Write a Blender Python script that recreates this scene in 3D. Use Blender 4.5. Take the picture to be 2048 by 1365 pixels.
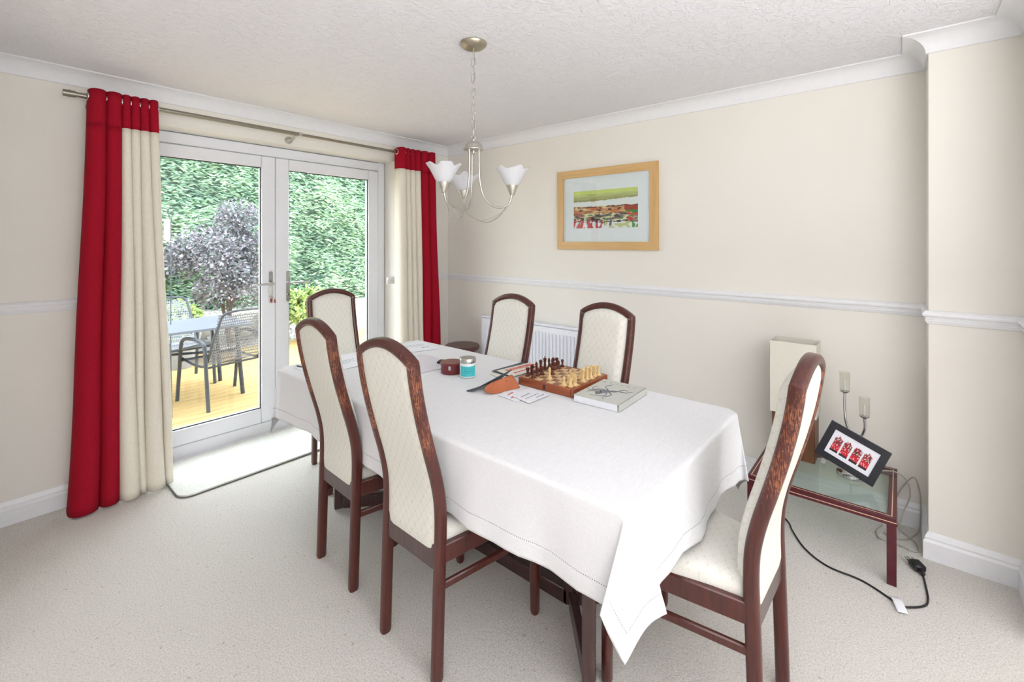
import bpy, bmesh, math, random
from math import sin, cos, pi, radians, sqrt, atan2
from mathutils import Vector, Matrix, noise
random.seed(7)
scene = bpy.context.scene
C = scene.collection
for o in list(bpy.data.objects): bpy.data.objects.remove(o, do_unlink=True)

# ---------------------------------------------------------------- camera, light, exposure
H = 1.42
ANG = atan2(914, 777)                       # camera heading against the room axes
cam_d = bpy.data.cameras.new('camera')
cam = bpy.data.objects.new('camera', cam_d); C.objects.link(cam)
cam.location = (0, 0, H)
cam.rotation_euler = (pi/2, 0, atan2(cos(ANG), sin(ANG)) - pi/2)
cam_d.sensor_width = 36; cam_d.lens = 36*914/2048
cam_d.shift_y = -(682.5-484.5)/2048
cam_d.clip_start = 0.02; cam_d.clip_end = 200
scene.camera = cam

wd = bpy.data.worlds.new('world'); scene.world = wd; wd.use_nodes = True
wn = wd.node_tree.nodes; wl = wd.node_tree.links
bg = wn['Background']; bg.inputs[0].default_value = (0.88, 0.93, 1.0, 1); bg.inputs[1].default_value = 4.2

def area(name, loc, rot, sx, sy, power, col=(1, 1, 1)):
    d = bpy.data.lights.new(name, 'AREA'); d.shape = 'RECTANGLE'; d.size = sx; d.size_y = sy
    d.energy = power; d.color = col
    o = bpy.data.objects.new(name, d); C.objects.link(o); o.location = loc; o.rotation_euler = rot
    return o
# added fill lamps, out of view in the adjoining room behind the camera
area('rear_fill', (0.5, -3.9, 1.6), (radians(90), 0, 0), 1.3, 1.0, 4, (0.98, 0.99, 1.0))  # added fill just inside the rear window, boosts the skylight
area('overhead_fill', (0.2, -2.3, 2.3), (0, 0, 0), 2.6, 2.0, 3, (0.98, 0.99, 1.0))  # added fill under the adjoining ceiling, no known fitting there
area('bounce_fill', (-0.3, -1.5, 1.3), (radians(180), 0, 0), 2.6, 2.0, 94, (0.975, 0.985, 1.0))  # added fill lamp facing up, brightens the room off the ceiling
sun_d = bpy.data.lights.new('sun', 'SUN'); sun_d.energy = 0.8; sun_d.angle = radians(25); sun_d.color = (1, .97, .92)
sun = bpy.data.objects.new('sun', sun_d); C.objects.link(sun); sun.rotation_euler = (radians(38), 0, radians(25))

scene.view_settings.view_transform = 'Standard'
scene.view_settings.look = 'None'
scene.view_settings.gamma = 1
scene.view_settings.use_curve_mapping = False
scene.view_settings.exposure = 0.82

# ---------------------------------------------------------------- materials
def srgb(r, g, b):
    f = lambda c: (c/255/12.92) if c/255 <= 0.04045 else ((c/255+0.055)/1.055)**2.4
    return (f(r), f(g), f(b), 1)
class NT:
    """tiny wrapper around a material's nodes"""
    def __init__(s, name, rough=0.6, metal=0.0, col=(0.8, 0.8, 0.8, 1), spec=0.5):
        s.m = bpy.data.materials.new(name); s.m.use_nodes = True
        s.n = s.m.node_tree.nodes; s.l = s.m.node_tree.links
        s.b = s.n['Principled BSDF']
        s.b.inputs['Base Color'].default_value = col
        s.b.inputs['Roughness'].default_value = rough
        s.b.inputs['Metallic'].default_value = metal
        s.b.inputs['Specular IOR Level'].default_value = spec
    def coord(s, kind='Object', scale=(1, 1, 1), rot=(0, 0, 0), loc=(0, 0, 0)):
        t = s.n.new('ShaderNodeTexCoord'); mp = s.n.new('ShaderNodeMapping')
        mp.inputs['Scale'].default_value = scale; mp.inputs['Rotation'].default_value = rot
        mp.inputs['Location'].default_value = loc
        s.l.new(t.outputs[kind], mp.inputs[0]); return mp.outputs[0]
    def noise(s, vec, scale=5, detail=3, rough=0.5, dist=0):
        t = s.n.new('ShaderNodeTexNoise'); t.inputs['Scale'].default_value = scale
        t.inputs['Detail'].default_value = detail; t.inputs['Roughness'].default_value = rough
        t.inputs['Distortion'].default_value = dist
        s.l.new(vec, t.inputs['Vector']); return t.outputs[0]
    def vor(s, vec, scale=5, feature='F1'):
        t = s.n.new('ShaderNodeTexVoronoi'); t.feature = feature; t.inputs['Scale'].default_value = scale
        s.l.new(vec, t.inputs['Vector']); return t.outputs[0]
    def ramp(s, fac, stops):
        r = s.n.new('ShaderNodeValToRGB'); e = r.color_ramp.elements
        while len(e) > 1: e.remove(e[-1])
        e[0].position, e[0].color = stops[0]
        for p, c in stops[1:]:
            x = e.new(p); x.color = c
        s.l.new(fac, r.inputs[0]); return r.outputs[0]
    def math(s, op, a, b=None, c=None):
        t = s.n.new('ShaderNodeMath'); t.operation = op
        for i, x in enumerate((a, b, c)):
            if x is None: continue
            if isinstance(x, (int, float)): t.inputs[i].default_value = x
            else: s.l.new(x, t.inputs[i])
        return t.outputs[0]
    def sep(s, vec):
        t = s.n.new('ShaderNodeSeparateXYZ'); s.l.new(vec, t.inputs[0]); return t.outputs
    def mix(s, fac, a, b):
        t = s.n.new('ShaderNodeMix'); t.data_type = 'RGBA'
        for i, x in ((0, fac), (6, a), (7, b)):
            if isinstance(x, (int, float, tuple)): t.inputs[i].default_value = x
            else: s.l.new(x, t.inputs[i])
        return t.outputs[2]
    def color(s, out): s.l.new(out, s.b.inputs['Base Color']); return s
    def rough(s, out): s.l.new(out, s.b.inputs['Roughness']); return s
    def bump(s, out, strength=0.3, dist=0.01):
        t = s.n.new('ShaderNodeBump'); t.inputs['Strength'].default_value = strength
        t.inputs['Distance'].default_value = dist
        s.l.new(out, t.inputs['Height']); s.l.new(t.outputs[0], s.b.inputs['Normal']); return s
def plain(name, col, rough=0.6, metal=0.0, var=0.03, scale=30, spec=0.5):
    t = NT(name, rough, metal, col, spec)
    n = t.noise(t.coord(), scale, 2)
    d = tuple(max(0, c*(1-var)) for c in col[:3])+(1,); u = tuple(min(1, c*(1+var)) for c in col[:3])+(1,)
    t.color(t.ramp(n, [(0.35, d), (0.65, u)]))
    return t.m

M = {}
# walls: magnolia emulsion
t = NT('wall_paint', 0.75, spec=0.25)
n1 = t.noise(t.coord(), 1.2, 2); t.color(t.ramp(n1, [(0.3, srgb(240, 235, 227)), (0.7, srgb(243, 239, 231))]))
t.bump(t.noise(t.coord(), 220, 3), 0.05, 0.002); M['wall'] = t.m
# ceiling: textured artex
t = NT('ceiling_artex', 0.8, spec=0.2, col=srgb(241, 240, 244))
v = t.coord(scale=(1, 1, 1), rot=(0, 0, 0.4))
a = t.noise(v, 20, 4, 0.6, 2.2); r_ = t.ramp(a, [(0.5, (0, 0, 0, 1)), (0.62, (1, 1, 1, 1))])
v2 = t.coord(scale=(1, 3.2, 1), rot=(0, 0, 1.1)); a2 = t.noise(v2, 34, 3, 0.6, 1.5)
h = t.math('ADD', r_, t.math('MULTIPLY', a2, 0.8)); t.bump(h, 0.52, 0.006); M['ceiling'] = t.m
M['trim'] = plain('white_gloss_trim', srgb(242, 242, 245), 0.35, var=0.01)
M['coving'] = plain('white_coving', srgb(240, 240, 243), 0.6, var=0.01)
M['upvc'] = plain('white_upvc', srgb(240, 241, 247), 0.28, var=0.008)
M['gasket'] = plain('black_gasket', srgb(60, 62, 66), 0.6)
# carpet
t = NT('carpet_twist', 0.95, spec=0.1)
v = t.coord(); f1 = t.noise(v, 170, 4, 0.7); f2 = t.noise(v, 60, 3); f3 = t.noise(v, 1.3, 2)
base = t.ramp(f1, [(0.30, srgb(190, 180, 168)), (0.45, srgb(226, 221, 214)), (0.62, srgb(240, 237, 232))])
spk = t.ramp(t.noise(v, 48, 2, 0.6), [(0.27, (1, 1, 1, 1)), (0.32, (0, 0, 0, 1))])
col = t.mix(t.math('MULTIPLY', spk, 0.55), base, srgb(160, 142, 124))
col = t.mix(t.math('MULTIPLY', f3, 0.12), col, srgb(200, 188, 172))
t.color(col); t.bump(t.math('ADD', f1, t.math('MULTIPLY', f2, .7)), 0.75, 0.006); M['carpet'] = t.m
t = NT('cream_rug_pile', 0.95, spec=0.1); v = t.coord()
f = t.noise(v, 120, 4, 0.7); t.color(t.ramp(f, [(0.3, srgb(222, 222, 214)), (0.6, srgb(242, 242, 237))]))
t.bump(f, 0.6, 0.006); M['rug'] = t.m
M['rug_edge'] = plain('rug_edging', srgb(110, 108, 104), 0.9)
# mahogany with worn patches
def mahogany(name, wear, cols=((62, 26, 22), (96, 42, 34)), zlo=0.60):
    t = NT(name, 0.32)
    v = t.coord(scale=(1, 1, 0.08)); g = t.noise(v, 90, 4, 0.6)
    base = t.ramp(g, [(0.3, srgb(*cols[0])), (0.75, srgb(*cols[1]))])
    if wear:
        w = t.noise(t.coord(scale=(1, 1, 0.16)), 330, 3, 0.7)
        big = t.noise(t.coord(scale=(1, .02, 0.6), loc=(0, .146, 0)), 9, 2)
        z = t.sep(t.coord())[2]
        zm = t.ramp(z, [(0.0, (0, 0, 0, 1)), (zlo, (0, 0, 0, 1)), (zlo+0.12, (1, 1, 1, 1))])
        x = t.math('MULTIPLY', t.math('MULTIPLY', t.math('ADD', w, t.math('MULTIPLY', big, 0.75)), 0.6), zm)
        thr = 0.655 - 0.075*wear
        k = t.ramp(x, [(thr, (0, 0, 0, 1)), (thr+0.06, (1, 1, 1, 1))])
        base = t.mix(t.math('MULTIPLY', k, .75), base, srgb(170, 106, 72))
    t.color(base); t.bump(g, 0.08, 0.001); t.b.inputs['Coat Weight'].default_value = 0.25
    t.b.inputs['Coat Roughness'].default_value = 0.25
    return t.m
M['maho'] = mahogany('mahogany_frame', 0)
M['maho_worn'] = mahogany('mahogany_worn', 1.0)
M['maho_light_worn'] = mahogany('mahogany_lightly_worn', 0.35)
M['maho_grey'] = mahogany('mahogany_dull', 0, ((70, 52, 50), (98, 76, 74)))
M['maho_table'] = mahogany('mahogany_table', 0, ((58, 38, 36), (84, 58, 56)))
M['joint'] = plain('bare_wood_joint', srgb(206, 170, 150), 0.6)
# upholstery
def fabric(name, ax, lattice):
    t = NT(name, 0.85, spec=0.2)
    s = t.sep(t.coord()); a, b = s[ax[0]], s[ax[1]]
    S = 30.0
    u = t.math('MULTIPLY', t.math('ADD', a, t.math('MULTIPLY', b, 0.72)), S)
    w = t.math('MULTIPLY', t.math('SUBTRACT', a, t.math('MULTIPLY', b, 0.72)), S)
    du = t.math('ABSOLUTE', t.math('SUBTRACT', t.math('FRACT', u), 0.5))
    dw = t.math('ABSOLUTE', t.math('SUBTRACT', t.math('FRACT', w), 0.5))
    lines = t.math('MAXIMUM', t.math('GREATER_THAN', du, 0.455), t.math('GREATER_THAN', dw, 0.455))
    dots = t.math('MULTIPLY', t.math('GREATER_THAN', du, 0.38), t.math('GREATER_THAN', dw, 0.38))
    weave = t.noise(t.coord(), 260, 2)
    base = t.ramp(weave, [(0.3, srgb(229, 227, 217)), (0.7, srgb(239, 237, 229))])
    k = t.math('MAXIMUM', t.math('MULTIPLY', lines, lattice), t.math('MULTIPLY', dots, 0.42))
    k = t.math('MULTIPLY', k, t.ramp(t.noise(t.coord(), 55, 2), [(0.3, (.25, .25, .25, 1)), (0.7, (1, 1, 1, 1))]))
    t.color(t.mix(k, base, srgb(196, 186, 158))); t.bump(t.math('SUBTRACT', weave, t.math('MULTIPLY', lines, 0.6)), 0.25, 0.002)
    return t.m
M['fab_back'] = fabric('cream_diamond_fabric', (1, 2), 0.30)
M['fab_seat'] = fabric('cream_diamond_seat_fabric', (0, 1), 0.12)
# linen table cloth with hemstitch: UV runs in metres from the cloth's edge
def linen():
    t = NT('white_linen', 0.82, spec=0.15)
    uv = t.n.new('ShaderNodeUVMap'); uv.uv_map = 'edge'
    s = t.n.new('ShaderNodeSeparateXYZ'); t.l.new(uv.outputs[0], s.inputs[0])
    d, al = s.outputs[0], s.outputs[1]
    band = t.math('LESS_THAN', t.math('ABSOLUTE', t.math('SUBTRACT', d, 0.052)), 0.0018)
    dots = t.math('GREATER_THAN', t.math('FRACT', t.math('MULTIPLY', al, 150)), 0.5)
    k = t.math('MULTIPLY', band, dots)
    weave = t.noise(t.coord(), 420, 2); slub = t.noise(t.coord(scale=(1, 6, 6)), 40, 3)
    base = t.ramp(slub, [(0.3, srgb(232, 232, 234)), (0.7, srgb(239, 239, 241))])
    t.color(t.mix(t.math('MULTIPLY', k, 0.75), base, srgb(120, 118, 120)))
    hem = t.ramp(d, [(0.0, (1, 1, 1, 1)), (0.048, (1, 1, 1, 1)), (0.054, (0, 0, 0, 1))])
    puck = t.math('MULTIPLY', t.noise(t.coord(), 28, 2), hem)
    hh = t.math('ADD', t.math('MULTIPLY', weave, 0.08), t.math('ADD', t.math('MULTIPLY', slub, 0.12), t.math('MULTIPLY', puck, 0.9)))
    t.bump(hh, 0.5, 0.008)
    return t.m
M['linen'] = linen()
def cloth(name, c1, c2):
    t = NT(name, 0.85, spec=0.15); w = t.noise(t.coord(scale=(1, 1, .25)), 240, 3)
    t.color(t.ramp(w, [(0.3, c1), (0.7, c2)])); t.bump(w, 0.2, 0.002); return t.m
M['red'] = cloth('red_curtain_cotton', srgb(156, 15, 38), srgb(168, 19, 42))
M['cream'] = cloth('cream_curtain_cotton', srgb(232, 224, 208), srgb(240, 233, 219))
M['pole'] = plain('aged_nickel_pole', srgb(150, 144, 132), 0.35, 1.0, 0.03, 100)
M['steel'] = plain('brushed_nickel', srgb(196, 194, 186), 0.32, 1.0, 0.04, 120)
M['chrome'] = plain('polished_chrome', srgb(200, 200, 202), 0.12, 1.0, 0.01)
M['antique'] = plain('satin_metal', srgb(178, 170, 152), 0.35, 1.0, 0.03, 80)
M['oak'] = None
def wood(name, c1, c2, axis=0, rough=0.45, sc=40):
    t = NT(name, rough); s = [1, 1, 1]; s[axis] = 0.08
    g = t.noise(t.coord(scale=tuple(s)), sc, 4, 0.6)
    t.color(t.ramp(g, [(0.3, c1), (0.7, c2)])); t.bump(g, 0.06, 0.001); return t.m
M['beech_h'] = wood('pale_beech', srgb(208, 166, 108), srgb(224, 186, 130), 1)
M['beech_v'] = wood('pale_beech_upright', srgb(206, 164, 108), srgb(220, 182, 128), 2)
M['rosewood'] = wood('rosewood', srgb(128, 62, 34), srgb(168, 92, 56), 1, 0.35)
M['rosewood_x'] = wood('rosewood_cross', srgb(128, 62, 34), srgb(168, 92, 56), 0, 0.35)
M['sq_light'] = wood('boxwood_square', srgb(216, 182, 134), srgb(232, 204, 158), 0)
M['sq_dark'] = wood('sheesham_square', srgb(140, 92, 62), srgb(168, 118, 84), 0)
M['pc_light'] = wood('boxwood_piece', srgb(226, 190, 128), srgb(240, 210, 156), 2)
M['pc_dark'] = wood('sheesham_piece', srgb(74, 34, 24), srgb(110, 54, 38), 2)
M['walnut'] = wood('walnut_block', srgb(96, 58, 38), srgb(132, 86, 58), 2)
M['burgundy'] = plain('burgundy_lacquer', srgb(82, 24, 34), 0.22, var=0.08)
M['burg_top'] = plain('burgundy_lacquer_top', srgb(104, 66, 60), 0.3, var=0.06)
M['gold'] = plain('gold_inlay', srgb(226, 190, 160), 0.4)
M['paper'] = plain('white_paper', srgb(240, 241, 247), 0.7, var=0.01)
M['paper2'] = plain('off_white_paper', srgb(232, 229, 218), 0.75, var=0.02)
M['ink'] = plain('printed_ink', srgb(120, 120, 128), 0.7)
M['ink_red'] = plain('red_ink', srgb(222, 120, 108), 0.7)
M['ink_dark'] = plain('dark_ink', srgb(92, 90, 88), 0.7)
M['black'] = plain('black_plastic', srgb(26, 26, 28), 0.4)
M['slate'] = plain('slate_leather', srgb(66, 74, 84), 0.5, var=0.06)
M['tan'] = plain('tan_leather', srgb(182, 104, 66), 0.45, var=0.08, scale=18)
M['maroon'] = plain('maroon_leatherette', srgb(112, 40, 46), 0.35, var=0.08)
M['maroon_top'] = plain('brown_leatherette_lid', srgb(134, 92, 80), 0.4, var=0.08)
M['teal'] = plain('teal_label', srgb(72, 196, 202), 0.5, var=0.02)
M['teal_ink'] = plain('teal_ink', srgb(40, 150, 160), 0.5)
M['jar'] = plain('white_glass_jar', srgb(232, 240, 240), 0.2, var=0.01)
M['silver'] = plain('silver_lid', srgb(200, 200, 198), 0.25, 0.9, 0.02)
M['book'] = plain('pale_grey_book_cover', srgb(206, 208, 200), 0.5, var=0.02)
M['frame_black'] = plain('black_picture_frame', srgb(30, 32, 42), 0.3)
M['shade_cream'] = plain('cream_lamp_shade', srgb(228, 224, 211), 0.7, var=0.01)
M['shade_in'] = plain('cream_shade_lining', srgb(232, 224, 196), 0.7, var=0.01)
M['rad'] = plain('white_enamel_radiator', srgb(240, 241, 248), 0.35, var=0.01)
M['cable'] = plain('grey_cable', srgb(178, 174, 164), 0.5)
M['white'] = plain('white_plastic', srgb(238, 238, 238), 0.4, var=0.01)
M['redtag'] = plain('red_key_tag', srgb(190, 90, 84), 0.5)
M['patio'] = plain('anthracite_patio_metal', srgb(60, 66, 76), 0.4, 0.0, 0.05)
M['patio_top'] = plain('grey_patio_tabletop', srgb(112, 117, 130), 0.35, var=0.03)
M['pot'] = plain('pale_grey_pot', srgb(140, 143, 147), 0.5)
# glass
def glassmat(name, tint=(1, 1, 1, 1), ior=1.45, rough=0.0):
    m = bpy.data.materials.new(name); m.use_nodes = True; n = m.node_tree.nodes; l = m.node_tree.links
    n.clear(); o = n.new('ShaderNodeOutputMaterial'); tr = n.new('ShaderNodeBsdfTransparent'); gl = n.new('ShaderNodeBsdfGlossy')
    mx = n.new('ShaderNodeMixShader'); fr = n.new('ShaderNodeFresnel'); fr.inputs[0].default_value = ior
    ge = n.new('ShaderNodeNewGeometry'); iv = n.new('ShaderNodeMath'); iv.operation = 'SUBTRACT'; iv.inputs[0].default_value = 1; l.new(ge.outputs['Backfacing'], iv.inputs[1]); mu = n.new('ShaderNodeMath'); mu.operation = 'MULTIPLY'; l.new(fr.outputs[0], mu.inputs[0]); l.new(iv.outputs[0], mu.inputs[1])
    tr.inputs[0].default_value = tint; gl.inputs['Roughness'].default_value = rough
    l.new(mu.outputs[0], mx.inputs[0]); l.new(tr.outputs[0], mx.inputs[1]); l.new(gl.outputs[0], mx.inputs[2]); l.new(mx.outputs[0], o.inputs[0])
    return m
M['pane'] = glassmat('window_glass', (0.97, 0.99, 0.98, 1), 1.7)
M['tabglass'] = glassmat('table_glass', (0.86, 0.93, 0.90, 1), 1.6)
M['clear'] = glassmat('clear_shade_glass', (0.95, 0.95, 0.93, 1), 1.45)
t = NT('frosted_glass', 0.45, col=srgb(245, 246, 250)); t.b.inputs['Transmission Weight'].default_value = 0.35
t.b.inputs['Alpha'].default_value = 0.72; M['frost'] = t.m
M['plastic_sleeve'] = plain('plastic_wallet', srgb(232, 233, 240), 0.3, var=0.01)
# outdoors
def leafmat(name, stops, sc=3.0):
    t = NT(name, 0.55, spec=0.3)
    g = t.n.new('ShaderNodeNewGeometry'); w = t.n.new('ShaderNodeAttribute'); w.attribute_name = 'tone'
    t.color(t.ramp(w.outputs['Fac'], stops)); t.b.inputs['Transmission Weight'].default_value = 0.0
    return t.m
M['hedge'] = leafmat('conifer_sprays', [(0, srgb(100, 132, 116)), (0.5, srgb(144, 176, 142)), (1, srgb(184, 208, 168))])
M['hedge_core'] = plain('hedge_interior', srgb(84, 118, 104), 0.9, var=0.2, scale=8)
M['maple'] = leafmat('purple_maple_leaves', [(0, srgb(94, 110, 106)), (0.3, srgb(118, 120, 126)), (0.7, srgb(138, 134, 144)), (1, srgb(166, 162, 172))])
M['lime'] = leafmat('yellow_green_leaves', [(0, srgb(120, 152, 84)), (1, srgb(192, 208, 136))])
M['midgreen'] = leafmat('mid_green_leaves', [(0, srgb(70, 112, 78)), (1, srgb(150, 190, 140))])
M['bark'] = plain('bark', srgb(92, 80, 74), 0.9, var=0.2)
M['deck'] = wood('yellow_decking', srgb(176, 146, 92), srgb(200, 170, 116), 0, 0.7, 14)
t = NT('pale_gravel', 0.9); v = t.coord(); g = t.vor(v, 26); t.color(t.ramp(t.noise(v, 30, 2), [(0.3, srgb(132, 130, 126)), (0.7, srgb(196, 192, 188))]))
t.bump(g, 1.0, 0.03); M['gravel'] = t.m
t = NT('pale_rock', 0.9); v = t.coord(); g = t.noise(v, 6, 5, .6); t.color(t.ramp(g, [(0.3, srgb(138, 134, 130)), (0.7, srgb(188, 182, 178))]))
t.bump(g, 0.6, 0.04); M['rock'] = t.m
M['lawn'] = plain('garden_soil_and_grass', srgb(120, 130, 90), 0.95, var=0.2, scale=6)
t = NT('painted_print', 0.5); at = t.n.new('ShaderNodeAttribute'); at.attribute_name = 'paint'
t.color(at.outputs['Color']); M['print'] = t.m
t = NT('sling_mesh', 0.7, col=srgb(120, 124, 134)); v = t.coord(); s = t.sep(v)
fx = t.math('GREATER_THAN', t.math('FRACT', t.math('MULTIPLY', s[1], 60)), 0.35); fz = t.math('GREATER_THAN', t.math('FRACT', t.math('MULTIPLY', t.math('ADD', s[0], s[2]), 60)), 0.35)
t.l.new(t.math('SUBTRACT', 1.0, t.math('MULTIPLY', t.math('MULTIPLY', fx, fz), 0.92)), t.b.inputs['Alpha']); M['sling'] = t.m

# ---------------------------------------------------------------- mesh builder
class MB:
    def __init__(s): s.v = []; s.f = []; s.mi = []
    def add(s, vs, fs, m=0):
        k = len(s.v); s.v += [tuple(x) for x in vs]
        s.f += [tuple(i+k for i in f) for f in fs]; s.mi += [m]*len(fs); return s
    def box(s, c, d, bev=0.0, m=0, rz=0.0, R=None):
        hx, hy, hz = d[0]/2, d[1]/2, d[2]/2
        b = min(bev, hx*.49, hy*.49, hz*.49)
        if R is None: R = Matrix.Rotation(rz, 3, 'Z')
        c = Vector(c)
        if b <= 0:
            vs = [Vector((x*hx, y*hy, z*hz)) for x in (-1, 1) for y in (-1, 1) for z in (-1, 1)]
            fs = [(0, 1, 3, 2), (4, 6, 7, 5), (0, 4, 5, 1), (2, 3, 7, 6), (0, 2, 6, 4), (1, 5, 7, 3)]
            return s.add([c+R@v for v in vs], fs, m)
        vs = []; idx = {}
        for x in (-1, 1):
            for y in (-1, 1):
                for z in (-1, 1):
                    for a in range(3):
                        p = [x*(hx-b), y*(hy-b), z*(hz-b)]; p[a] = (x*hx, y*hy, z*hz)[a]
                        idx[(x, y, z, a)] = len(vs); vs.append(c+R@Vector(p))
        fs = []
        for a in range(3):
            o = [i for i in range(3) if i != a]
            for sg in (-1, 1):
                q = []
                for p, r in ((-1, -1), (1, -1), (1, 1), (-1, 1)):
                    k = [0, 0, 0]; k[a] = sg; k[o[0]] = p; k[o[1]] = r; q.append(idx[(k[0], k[1], k[2], a)])
                fs.append(tuple(q))
        for a in range(3):
            o = [i for i in range(3) if i != a]
            for p in (-1, 1):
                for r in (-1, 1):
                    q = []
                    for e, ax in ((-1, o[0]), (1, o[0]), (1, o[1]), (-1, o[1])):
                        k = [0, 0, 0]; k[a] = e; k[o[0]] = p; k[o[1]] = r; q.append(idx[(k[0], k[1], k[2], ax)])
                    fs.append(tuple(q))
        for x in (-1, 1):
            for y in (-1, 1):
                for z in (-1, 1): fs.append(tuple(idx[(x, y, z, a)] for a in range(3)))
        return s.add(vs, fs, m)
    def tube(s, pts, r, n=8, m=0, closed=False, caps=True, up=(0, 0, 1), sec=None):
        pts = [Vector(p) for p in pts]; N = len(pts)
        rs = r if isinstance(r, (list, tuple)) else [r]*N
        if sec is None: sec = [(cos(2*pi*i/n), sin(2*pi*i/n)) for i in range(n)]
        n = len(sec); vs = []; prev = None
        for i, p in enumerate(pts):
            if closed: T = pts[(i+1) % N]-pts[i-1]
            else: T = pts[min(i+1, N-1)]-pts[max(i-1, 0)]
            T.normalize()
            if prev is None:
                A = Vector(up); A = A-T*A.dot(T)
                if A.length < 1e-4: A = Vector((1, 0, 0)); A = A-T*A.dot(T)
            else: A = prev-T*prev.dot(T)
            A.normalize(); prev = A; B = T.cross(A)
            for a, b in sec: vs.append(p+A*(a*rs[i])+B*(b*rs[i]))
        fs = []
        for i in range(N if closed else N-1):
            j = (i+1) % N
            for k in range(n): fs.append((i*n+k, i*n+(k+1) % n, j*n+(k+1) % n, j*n+k))
        if caps and not closed: fs.append(tuple(range(n))); fs.append(tuple((N-1)*n+k for k in range(n)))
        return s.add(vs, fs, m)
    def lathe(s, prof, c=(0, 0, 0), n=24, m=0, capb=True, capt=True):
        vs = []; c = Vector(c)
        for r, z in prof:
            for k in range(n): vs.append(c+Vector((r*cos(2*pi*k/n), r*sin(2*pi*k/n), z)))
        fs = []
        for i in range(len(prof)-1):
            for k in range(n): fs.append((i*n+k, i*n+(k+1) % n, (i+1)*n+(k+1) % n, (i+1)*n+k))
        if capb: fs.append(tuple(range(n)))
        if capt: fs.append(tuple((len(prof)-1)*n+k for k in range(n)))
        return s.add(vs, fs, m)
    def grid(s, fn, nu, nv, m=0, cu=False):
        vs = [fn(i/nu, j/nv) for j in range(nv+1) for i in range(nu+(0 if cu else 1))]
        w = nu if cu else nu+1; fs = []
        for j in range(nv):
            for i in range(nu):
                i2 = (i+1) % w if cu else i+1
                fs.append((j*w+i, j*w+i2, (j+1)*w+i2, (j+1)*w+i))
        return s.add(vs, fs, m)
    def sweep(s, prof, p0, p1, nrm, m=0, e0=0.0, e1=0.0):
        """moulding: prof = (out, z); runs p0->p1; nrm = into the room; e0/e1 mitre the ends by out*e"""
        p0 = Vector(p0); p1 = Vector(p1); nrm = Vector(nrm); T = (p1-p0).normalized(); n = len(prof)
        vs = [p0+nrm*o+Vector((0, 0, z))+T*(o*e0) for o, z in prof]+[p1+nrm*o+Vector((0, 0, z))-T*(o*e1) for o, z in prof]
        fs = [(k, (k+1) % n, n+(k+1) % n, n+k) for k in range(n)]+[tuple(range(n)), tuple(range(n, 2*n))]
        return s.add(vs, fs, m)
    def prism(s, poly, z0, z1, m=0, c=(0, 0, 0), R=None):
        n = len(poly); c = Vector(c)
        vs = [Vector((x, y, z0)) for x, y in poly]+[Vector((x, y, z1)) for x, y in poly]
        if R is not None: vs = [R@v for v in vs]
        return s.add([c+v for v in vs], [(k, (k+1) % n, n+(k+1) % n, n+k) for k in range(n)]+[tuple(range(n)), tuple(range(n, 2*n))], m)
    def build(s, name, mats, parent=None, sharp=38, smooth=True, recalc=True):
        me = bpy.data.meshes.new(name); me.from_pydata([tuple(v) for v in s.v], [], s.f); me.update()
        if not isinstance(mats, (list, tuple)): mats = [mats]
        for m in mats: me.materials.append(m)
        if len(mats) > 1: me.polygons.foreach_set('material_index', s.mi)
        if recalc:
            bm = bmesh.new(); bm.from_mesh(me); bmesh.ops.recalc_face_normals(bm, faces=bm.faces); bm.to_mesh(me); bm.free()
        if smooth:
            me.shade_smooth(); me.set_sharp_from_angle(angle=radians(sharp))
        o = bpy.data.objects.new(name, me); C.objects.link(o)
        if parent: o.parent = parent
        return o
def tag(o, label=None, cat=None, group=None, kind=None):
    if label: o['label'] = label
    if cat: o['category'] = cat
    if group: o['group'] = group
    if kind: o['kind'] = kind
    return o
def thing(name, label, cat, loc=(0, 0, 0), rz=0, group=None, kind=None):
    o = bpy.data.objects.new(name, None); C.objects.link(o); o.location = loc; o.rotation_euler = (0, 0, rz)
    o.empty_display_size = 0.05
    return tag(o, label, cat, group, kind)
def copy_tree(o, parent=None):
    c = o.copy(); C.objects.link(c)
    if parent: c.parent = parent
    for ch in list(o.children): copy_tree(ch, c)
    return c
def struct(mb, name, mat, label, cat, parent=None, **k):
    o = mb.build(name, mat, parent, **k); tag(o, label, cat, None, 'structure'); return o
def smoothstep(a, b, x):
    t = min(1, max(0, (x-a)/(b-a))); return t*t*(3-2*t)
def interp(tab, x):
    for (a, b), (c, d) in zip(tab, tab[1:]):
        if x <= c: return b+(d-b)*(x-a)/(c-a)
    return tab[-1][1]
def cr(pts, n=8):
    """catmull-rom through points"""
    P = [Vector(p) for p in pts]; P = [P[0]*2-P[1]]+P+[P[-1]*2-P[-2]]; out = []
    for i in range(1, len(P)-2):
        for k in range(n):
            t = k/n
            out.append(0.5*((2*P[i])+(P[i+1]-P[i-1])*t+(2*P[i-1]-5*P[i]+4*P[i+1]-P[i+2])*t*t+(3*P[i]-P[i-1]-3*P[i+1]+P[i+2])*t**3))
    out.append(P[-2]); return out

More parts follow.
